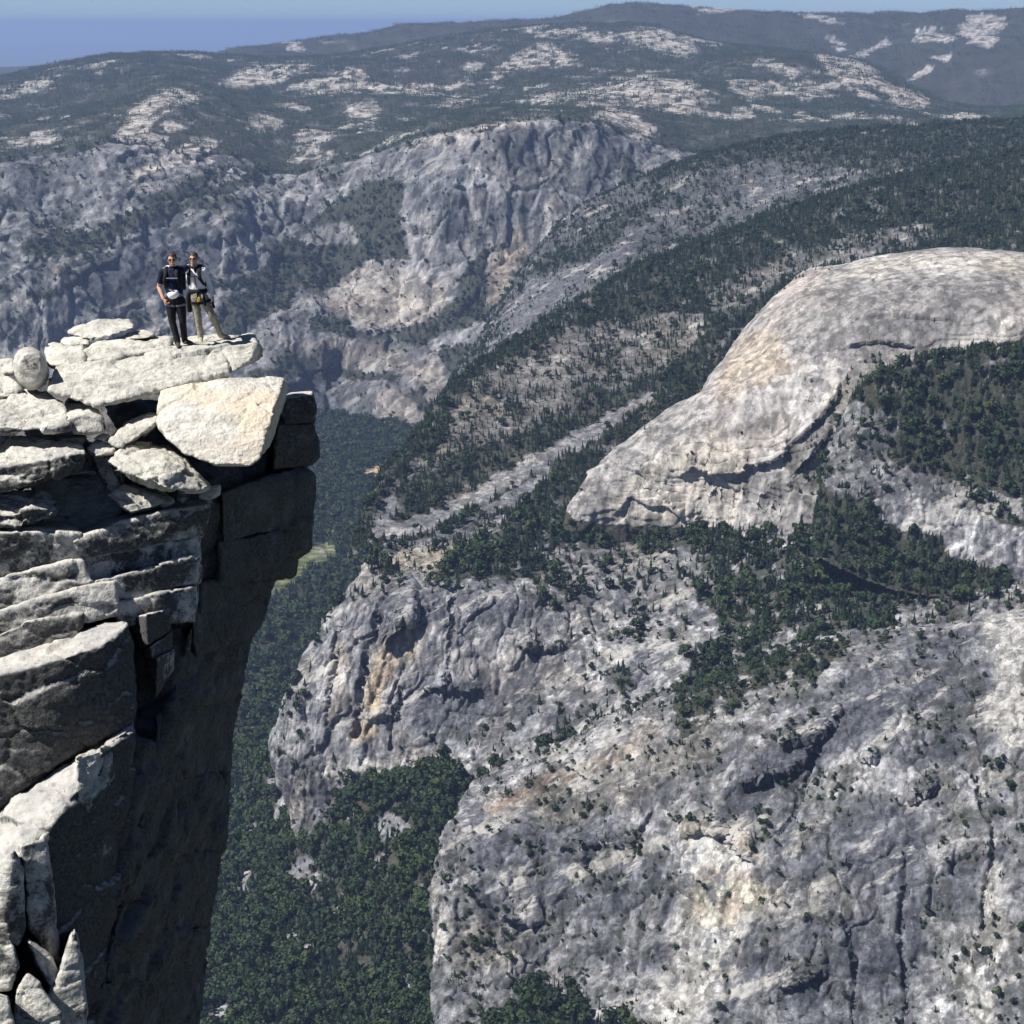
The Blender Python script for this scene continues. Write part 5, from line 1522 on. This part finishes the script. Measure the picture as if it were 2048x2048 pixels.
# packs
def pack(label, J, mat, size, tubep=None):
    e = bpy.data.objects.new('backpack', None)
    C.objects.link(e)
    e['label'], e['category'] = label, 'backpack'
    sx, sy, sz = size
    bm = bmesh.new()
    m = Vector(J['chest']).lerp(Vector(J['waist']), .35) + Vector((0, .125 + sy / 2, .05))
    bmesh.ops.create_cube(bm, size=1, matrix=Matrix.Translation(m) @ Matrix.Diagonal((sx, sy, sz, 1)))
    bmesh.ops.bevel(bm, geom=list(bm.edges) + list(bm.verts), offset=.06, segments=3, affect='EDGES')
    simple('pack_body', bm, mat, e)
    for s, k in ((-1, 'shr'), (1, 'shl')):
        bm = bmesh.new()
        nk = Vector(J['neck'])
        top = nk.lerp(Vector(J[k]), .58) + Vector((0, 0, .05))
        wa = Vector(J['waist'])
        path = [top + Vector((0, .13, -.05)), top + Vector((0, .05, .012)), top + Vector((.01 * s, -.05, -.012)), Vector((top.x, top.y - .125, top.z - .10)), Vector((top.x + .015 * s, top.y - .145, top.z - .22)),
                Vector((wa.x + .145 * s, wa.y - .09, wa.z + .10)), Vector((wa.x + .165 * s, wa.y + .05, wa.z + .04))]
        tube(bm, path, [.036] * 5 + [.026, .018], 10, True, .4, up=Vector((1, 0, 0)))
        simple('shoulder_strap', bm, M_BLACK, e)
    bm = bmesh.new()
    ch = Vector(J['chest'])
    tube(bm, [ch + Vector((-.115, -.135, .03)), ch + Vector((0, -.148, .035)), ch + Vector((.115, -.135, .03))], [.012] * 3, 8, True, .5)
    simple('chest_strap', bm, M_GREYW, e)
    if tubep:
        bm = bmesh.new()
        tube(bm, [ch + Vector((.01, -.15, .03)), ch + Vector((.02, -.148, -.08)), ch + Vector((.03, -.14, -.18))], [.011] * 3, 8)
        simple('drinking_tube', bm, M_GREYW, e)
    return e
pack('black backpack worn by the hiker in the navy shirt', JA, M_BLACK, (.40, .20, .52))
pack('black backpack with chest strap worn by the hiker in white', JB, M_BLACK, (.32, .18, .50), True)

# helmet hanging at the first hiker's waist
e = bpy.data.objects.new('helmet', None)
C.objects.link(e)
e['label'], e['category'] = 'white climbing helmet hanging at the waist of the hiker in navy', 'helmet'
hc = off(JA, 'waist', (.02, -.20, -.03))
bm = bmesh.new()
bmesh.ops.create_uvsphere(bm, u_segments=24, v_segments=16, radius=1)
bmesh.ops.delete(bm, geom=[v for v in bm.verts if v.co.z > .8], context='VERTS')
for v in bm.verts:
    q = v.co.copy()
    rid = 1 + .035 * math.cos(q.x * 9)
    v.co = hc + Matrix.Rotation(R(-18), 3, 'Y') @ Vector((q.x * .115 * rid, q.y * .10, q.z * .085))
simple('shell', bm, M_SHELL, e)
bm = bmesh.new()
ring(bm, hc + Vector((.012, 0, .068)), .085, .075, .010, -.32)
simple('rim', bm, M_GREYW, e)
bm = bmesh.new()
tube(bm, [hc + Vector((.06, -.02, .04)), hc + Vector((.02, .05, .10)), hc + Vector((-.05, -.02, .05))], [.007] * 3, 6)
simple('chin_strap', bm, M_BLACK, e)

# gear
bm = bmesh.new()
cc = off(JB, 'pelvis', (.03, -.19, -.03))
ring_pts = [cc + Vector((.016 * math.cos(q) + .02 * math.sin(q) * .6, 0, .045 * math.sin(q))) for q in [j * 2 * math.pi / 12 for j in range(13)]]
tube(bm, ring_pts, [.0085] * 13, 8)
o = simple('carabiner', bm, M_YEL, None)
o['label'], o['category'] = 'yellow carabiner clipped to the harness of the hiker in white', 'carabiner'
for k, (dx, dz) in enumerate(((-.02, .02), (.10, .0), (-.06, .01))):
    bm = bmesh.new()
    cc = off(JB, 'pelvis', (dx, -.175, dz + .03))
    tube(bm, [cc + Vector((.013 * math.cos(q), 0, .034 * math.sin(q))) for q in [j * 2 * math.pi / 12 for j in range(13)]], [.007] * 13, 8)
    o = simple('carabiner', bm, M_STEEL, None)
    o['label'], o['category'], o['group'] = 'grey metal carabiner on the harness of the hiker in white', 'carabiner', 'steel carabiners on the harness'
bm = bmesh.new()
sp_ = off(JB, 'hipr', (-.09, -.06, -.02))
tube(bm, [sp_ + Vector((0, 0, .10)), sp_, sp_ + Vector((.01, 0, -.20))], [.05, .075, .06], 12, True, .7)
o = simple('rope_bag', bm, M_BLACK, None)
o['label'], o['category'] = 'black pouch hanging at the hip between the two hikers', 'bag'
bm = bmesh.new()
wp = Vector(JB['wristl']) + Vector((.01, -.04, -.15))
tube(bm, [wp + Vector((-.01, 0, .05)), wp + Vector((.01, 0, -.03))], [.026, .032], 10, True, .6)
o = simple('gloves', bm, M_BLACK, None)
o['label'], o['category'] = 'dark gloves held in the lowered hand of the hiker in white', 'gloves'

# ------------------------------------------------------------------ trees
def leaf_material(name, dark, light, hue=None):
    t = NT(name)
    oi = t.n('ObjectInfo')
    g = t.n('NewGeometry')
    f = t.noise(g.outputs['Position'], 0.35, 3)
    c = t.mixc(f, dark, light)
    c = t.mixc(1.0, c, t.ramp(oi.outputs['Random'], (0.0, (0.45, 0.52, 0.6)), (0.55, (1.0, 1.0, 1.0)), (0.93, (1.2, 1.15, 1.0)), (1.0, (1.7, 1.3, 1.0))), 'MULTIPLY')
    t.l(c, t.b.inputs['Base Color'])
    t.b.inputs['Roughness'].default_value = 0.75
    return t.m

M_CON = leaf_material('conifer_needles', (0.010, 0.022, 0.013), (0.027, 0.047, 0.024))
M_OAK = leaf_material('oak_leaves', (0.014, 0.028, 0.012), (0.037, 0.059, 0.024))
M_BARK = plain('bark', (0.10, 0.075, 0.055), 0.95, 0.1, 3.0)

def conifer_geo(seed, tiers=8, n=7, width=0.17):
    """unit-height conifer: crown faces and trunk faces"""
    r = random.Random(seed)
    V, Fc = [], []
    for k in range(tiers):
        f = k / (tiers - 1)
        z0 = 0.10 + 0.80 * f
        rad = width * (1 - f) ** 0.85 * r.uniform(0.8, 1.15) + 0.018
        top = min(1.0, z0 + 0.16 + 0.03 * (1 - f))
        cx, cy = r.uniform(-.012, .012), r.uniform(-.012, .012)
        a = len(V)
        V.append((cx, cy, top))
        ph = r.uniform(0, 6.28)
        m = n * 2
        for j in range(m):
            q = ph + j * 2 * math.pi / m
            rr = rad * (r.uniform(0.75, 1.2) if j % 2 == 0 else r.uniform(0.3, 0.5))
            V.append((cx + rr * math.cos(q), cy + rr * math.sin(q), z0 + (r.uniform(-.05, .0) if j % 2 == 0 else r.uniform(0.0, .04))))
        for j in range(m):
            Fc.append((a, a + 1 + j, a + 1 + (j + 1) % m))
    Vt, Ft = [], []
    for j in range(5):
        q = j * 2 * math.pi / 5
        Vt += [(0.016 * math.cos(q), 0.016 * math.sin(q), -0.06), (0.006 * math.cos(q), 0.006 * math.sin(q), 0.6)]
    for j in range(5):
        a, b = 2 * j, 2 * ((j + 1) % 5)
        Ft += [(a, b, b + 1), (a, b + 1, a + 1)]
    return (V, Fc), (Vt, Ft)

def oak_geo(seed, nl=95):
    r = random.Random(seed)
    V, Fc = [], []
    lobes = [(r.uniform(-.22, .22), r.uniform(-.22, .22), r.uniform(.45, .75), r.uniform(.18, .27)) for _ in range(6)]
    for k in range(nl):
        lx, ly, lz, lr = lobes[k % 6]
        d = Vector((r.gauss(0, 1), r.gauss(0, 1), r.gauss(0.25, 0.9))).normalized()
        c = Vector((lx, ly, lz)) + d * lr * r.uniform(0.72, 1.05)
        t1 = d.orthogonal().normalized()
        t1 = (Matrix.Rotation(r.uniform(0, 6.28), 3, d) @ t1)
        t2 = d.cross(t1)
        s = r.uniform(0.075, 0.13)
        a = len(V)
        tilt = d * r.uniform(-.5, .5) * s
        V += [tuple(c + t1 * s + tilt), tuple(c + t2 * s * 0.9), tuple(c - t1 * s - tilt), tuple(c - t2 * s * r.uniform(.6, 1))]
        Fc += [(a, a + 1, a + 2), (a, a + 2, a + 3)]
    Vt, Ft = [], []
    for j in range(5):
        q = j * 2 * math.pi / 5
        Vt += [(0.045 * math.cos(q), 0.045 * math.sin(q), -0.08), (0.02 * math.cos(q), 0.02 * math.sin(q), 0.55)]
    for j in range(5):
        a, b = 2 * j, 2 * ((j + 1) % 5)
        Ft += [(a, b, b + 1), (a, b + 1, a + 1)]
    return (V, Fc), (Vt, Ft)

CROWN, TRUNK, WHOLE = {}, {}, {}
def make_kind(key, geo, mat):
    (V, Fc), (Vt, Ft) = geo
    CROWN[key] = mesh_from('crown', V, Fc, mat, False)
    TRUNK[key] = mesh_from('trunk', Vt, Ft, M_BARK, False)
    me = mesh_from(key, list(V) + list(Vt), list(Fc) + [tuple(i + len(V) for i in f) for f in Ft], mat, False)
    me.materials.append(M_BARK)
    idx = np.zeros(len(me.polygons), np.int32)
    idx[len(Fc):] = 1
    me.polygons.foreach_set('material_index', idx)
    WHOLE[key] = me

CON = ['conifer_a', 'conifer_b', 'conifer_c']
OAK = ['oak_a', 'oak_b', 'oak_c']
for k, key in enumerate(CON):
    make_kind(key, conifer_geo(k + 1, 8, 6 + k, (0.14, 0.17, 0.20)[k]), M_CON)
for k, key in enumerate(OAK):
    make_kind(key, oak_geo(k + 10), M_OAK)
# far clumps: a dozen small trees standing together
def clump(seed, key):
    r = random.Random(seed)
    V, Fc = [], []
    for j in range(11):
        (v, f), _ = conifer_geo(seed * 50 + j, 3, 3, 0.20)
        ox, oy, s = r.uniform(-1.5, 1.5), r.uniform(-1.5, 1.5), r.uniform(0.6, 1.1)
        a = len(V)
        V += [(p[0] * s * 1.3 + ox, p[1] * s * 1.3 + oy, p[2] * s - 0.05) for p in v]
        Fc += [tuple(i + a for i in q) for q in f]
    WHOLE[key] = mesh_from(key, V, Fc, M_CON, False)
for k in range(3):
    clump(k + 1, 'clump_%d' % k)
CLUMP = ['clump_0', 'clump_1', 'clump_2']

def scatter(p, per, hmin, hmax, margin=40, seed=1, fmin=0.08, px_left=None, upto=None):
    """points where trees grow: about one for every `per` square metres at full density"""
    r = np.random.default_rng(seed)
    P, q = p.P, p.q
    a, b, c, d_ = P[q[:, 0]], P[q[:, 1]], P[q[:, 2]], P[q[:, 3]]
    area = 0.5 * np.linalg.norm(np.cross(c - a, d_ - b), axis=1)
    ctr = (a + b + c + d_) / 4
    nz = np.abs(np.cross(c - a, d_ - b)[:, 2]) / (2 * area + 1e-9)
    x, y = project(ctr)
    vis = (x > -margin) & (x < 2048 + margin) & (y > -margin) & (y < 2048 + margin * 2)
    if px_left is not None:
        vis &= px_left(x, y)
    if upto is not None:
        vis &= upto(p, q)
    f = p.forest[q].mean(1)
    exp = area * (0.25 + 0.75 * nz) * np.where(f > fmin * 0.5, f, 0) * vis / per
    n = r.poisson(exp)
    idx = np.repeat(np.arange(len(q)), n)
    u, w = r.random((2, len(idx), 1))
    pts = (a[idx] * (1 - u) + b[idx] * u) * (1 - w) + (d_[idx] * (1 - u) + c[idx] * u) * w
    h = hmin + (hmax - hmin) * r.random(len(idx)) ** 1.6
    h *= 0.55 + 0.45 * np.clip(f[idx] * 1.4, 0, 1)         # stunted where the trees stand thin
    return pts, h

def gn_group():
    ng = bpy.data.node_groups.new('grow_trees', 'GeometryNodeTree')
    ng.interface.new_socket('Geometry', in_out='INPUT', socket_type='NodeSocketGeometry')
    ng.interface.new_socket('Trees', in_out='INPUT', socket_type='NodeSocketCollection')
    ng.interface.new_socket('Geometry', in_out='OUTPUT', socket_type='NodeSocketGeometry')
    N = ng.nodes
    gi, go = N.new('NodeGroupInput'), N.new('NodeGroupOutput')
    ci = N.new('GeometryNodeCollectionInfo')
    ci.inputs['Separate Children'].default_value = True
    ci.inputs['Reset Children'].default_value = True
    ins = N.new('GeometryNodeInstanceOnPoints')
    ins.inputs['Pick Instance'].default_value = True
    sc = N.new('GeometryNodeInputNamedAttribute')
    sc.data_type = 'FLOAT_VECTOR'
    sc.inputs['Name'].default_value = 'tree_scale'
    kd = N.new('GeometryNodeInputNamedAttribute')
    kd.data_type = 'INT'
    kd.inputs['Name'].default_value = 'tree_kind'
    rt = N.new('GeometryNodeInputNamedAttribute')
    rt.data_type = 'FLOAT_VECTOR'
    rt.inputs['Name'].default_value = 'tree_turn'
    L = ng.links
    L.new(gi.outputs[0], ins.inputs['Points'])
    L.new(gi.outputs[1], ci.inputs[0])
    L.new(ci.outputs[0], ins.inputs['Instance'])
    L.new(kd.outputs[0], ins.inputs['Instance Index'])
    L.new(rt.outputs[0], ins.inputs['Rotation'])
    L.new(sc.outputs[0], ins.inputs['Scale'])
    L.new(ins.outputs[0], go.inputs[0])
    return ng
NG = gn_group()
COLS = {}
def tree_collection(keys):
    k = tuple(keys)
    if k not in COLS:
        col = bpy.data.collections.new('kinds_' + keys[0])
        for i, key in enumerate(keys):
            col.objects.link(bpy.data.objects.new('%02d_%s' % (i, key), WHOLE[key]))
        COLS[k] = col
    return COLS[k]

def forest_object(name, pts, h, keys, label, weights=None, squash=(0.85, 1.2), seed=1, kind=None):
    r = np.random.default_rng(seed)
    n = len(pts)
    me = bpy.data.meshes.new(name)
    me.vertices.add(n)
    me.vertices.foreach_set('co', pts.astype(np.float32).ravel())
    wd = h * r.uniform(*squash, n)
    a = me.attributes.new('tree_scale', 'FLOAT_VECTOR', 'POINT')
    a.data.foreach_set('vector', np.stack([wd, wd, h], 1).astype(np.float32).ravel())
    a = me.attributes.new('tree_kind', 'INT', 'POINT')
    a.data.foreach_set('value', (r.choice(len(keys), n, p=weights) if kind is None else r.integers(0, 3, n) + 3 * kind).astype(np.int32))
    a = me.attributes.new('tree_turn', 'FLOAT_VECTOR', 'POINT')
    a.data.foreach_set('vector', np.stack([r.normal(0, .04, n), r.normal(0, .04, n), r.uniform(0, 6.28, n)], 1).astype(np.float32).ravel())
    o = link(name, me, kind='stuff')
    o['label'] = label
    m = o.modifiers.new('grow', 'NODES')
    m.node_group = NG
    m['Socket_1'] = tree_collection(keys)
    return o

def right_of_cliff(x, y):
    return x > -150 + np.interp(y, [780, 1000, 1160, 1200, 1260, 1400, 1560, 1800, 2048, 2200], [600, 590, 590, 530, 480, 440, 420, 395, 360, 340])

counts = {}
sets = []
def near_set(tag, p, per, hmin, hmax, oak, seed, **kw):
    pts, h = scatter(p, per, hmin, hmax, seed=seed, **kw)
    kind = np.random.default_rng(seed + 50).random(len(pts)) < oak * (1 + 2.2 * fbm(pts / 70, 3, off=seed))
    sets.append([tag, pts, h, kind])
    counts[tag] = len(pts)

near_set('talus', T, 46, 7, 28, 0.72, 1, px_left=right_of_cliff)
near_set('column', W1, 62, 7, 28, 0.35, 2)
near_set('wall', W2, 62, 4, 15, 0.6, 3)
near_set('knob', kn, 55, 9, 24, 0.3, 4)
near_set('dome', dm, 100, 6, 16, 0.3, 5)
near_set('ridge', rd, 58, 7, 22, 0.12, 6)
near_set('slope', sl3, 90, 8, 22, 0.25, 7)

# the largest in view stand as single trees
LAB = {'talus': ('tree in the wood below the canyon wall', 'trees of the wooded slope under the canyon wall'),
       'column': ('tree on the bench between canyon wall and granite dome', 'trees of the bench below the dome'),
       'wall': ('lone tree rooted on a ledge of the grey canyon wall', 'trees on the ledges of the canyon wall'),
       'knob': ('dark conifer on the wooded knob in front of the granite dome', 'trees of the wooded knob'),
       'dome': ('small conifer growing on the bare granite of the dome', 'trees on the granite dome')}
want = {'talus': 110, 'column': 80, 'wall': 50, 'knob': 40, 'dome': 12}
for st in sets:
    tag, pts, h, kind = st
    if tag not in want:
        continue
    x, y = project(pts)
    xt, yt = project(pts + np.stack([0 * h, 0 * h, h], 1))
    size = (y - yt) * ((x > 5) & (x < 2043) & (y > 20) & (y < 2030))
    if tag == 'talus':
        size = size * right_of_cliff(x - 175, y) * (x < 1250)
        size = np.where(x > 900, size * (y > 1960), size)
    elif tag == 'column':
        size = size * ((y < 1300) & (x > 860))
    elif tag == 'wall':
        size = size * (x > 900) * (y > 1480)
    # spread over the area: best of each coarse cell first
    cell = (x // 34).astype(int) * 1000 + (y // 34).astype(int)
    order = np.argsort(-size)
    _, first = np.unique(cell[order], return_index=True)
    pick = order[np.sort(first)][:want[tag]]
    pick = pick[size[pick] > 0]
    lab, grp = LAB[tag]
    for i in pick:
        key = (OAK if kind[i] else CON)[i % 3]
        e = bpy.data.objects.new('tree', None)
        C.objects.link(e)
        e.location = pts[i]
        e.rotation_euler = (0, 0, (i * 1.7) % 6.28)
        w = h[i] * (1.0 + 0.15 * math.sin(i))
        e.scale = (w, w, h[i])
        e.empty_display_size = 0.1
        kindword = 'broad round-crowned ' if kind[i] else 'dark pointed conifer '
        if tag in ('knob', 'dome'):
            e['label'] = lab if not kind[i] else lab.replace('dark conifer', 'rounded tree').replace('small conifer', 'rounded shrub')
        else:
            e['label'] = (kindword + lab) if kind[i] else kindword + lab
        e['label'] = ('tall ' if h[i] > 18 else 'middle-sized ' if h[i] > 12 else 'small ') + e['label'].replace('small ', '').replace('lone ', '')
        e['category'] = 'tree'
        e['group'] = grp
        link('crown', CROWN[key], e)
        link('trunk', TRUNK[key], e)
    keep = np.ones(len(pts), bool)
    keep[pick] = False
    st[1], st[2], st[3] = pts[keep], h[keep], kind[keep]

STUFF = {'talus': ('wood', 'dense dark green wood covering the slope below the canyon wall'),
         'column': ('wood', 'scattered conifers and brush over the bench and column wall'),
         'wall': ('brush', 'brush and small trees dotted over the canyon wall'),
         'knob': ('wood', 'dark conifers covering the knob before the dome'),
         'dome': ('brush', 'sparse brush at the foot of the granite dome'),
         'ridge': ('forest', 'dark conifer forest along the ridge behind the dome'),
         'slope': ('forest', 'thin forest over the grey slope beyond the ridge')}
for k, (tag, pts, h, kind) in enumerate(sets):
    nm, lab = STUFF[tag]
    w = kind.mean() if len(kind) else 0
    forest_object(nm, pts, h, CON + OAK, lab, squash=(0.8, 1.3), seed=k + 5, kind=kind)

pts, h = scatter(vf, 210, 15, 30, seed=21, px_left=right_of_cliff)
counts['valley'] = len(pts)
forest_object('forest', pts, h, CON + OAK, 'blue-green forest covering the flat valley floor', weights=[.2, .2, .15, .15, .15, .15], squash=(1.1, 1.5), seed=31)
vis_cliff = lambda p, q: p.v[q[:, 0]] < 5.0
vis_up = lambda p, q: p.v[q[:, 0]] >= 5.0
pts, h = scatter(fw, 380, 14, 26, seed=22, upto=vis_cliff)
counts['farcliff'] = len(pts)
forest_object('forest', pts, h, CON + OAK, 'dark woods on the ledges and gullies of the far valley wall', weights=[.22, .22, .22, .12, .11, .11], squash=(1.0, 1.5), seed=32)
pts, h = scatter(fw, 1700, 16, 28, seed=23, upto=vis_up)
counts['upland'] = len(pts)
forest_object('forest', pts, h, CLUMP, 'blue conifer forest over the upland above the far wall', seed=33, squash=(0.9, 1.2))
pts, h = scatter(fw, 900, 10, 22, seed=29, upto=lambda p, q: (p.v[q[:, 0]] >= 4.9) & gr[q[:, 0]])
counts['outcrop'] = len(pts)
forest_object('trees', pts, h, CON, 'small dark trees dotted over the pale outcrops of the upland', seed=39, squash=(1.0, 1.6))
pts, h = scatter(mt, 5200, 18, 30, seed=24)
counts['mountain'] = len(pts)
forest_object('forest', pts, h, CLUMP, 'blue conifer forest on the far mountain under the skyline', seed=34, squash=(1.0, 1.5))
print('TREES', counts, sum(counts.values()))
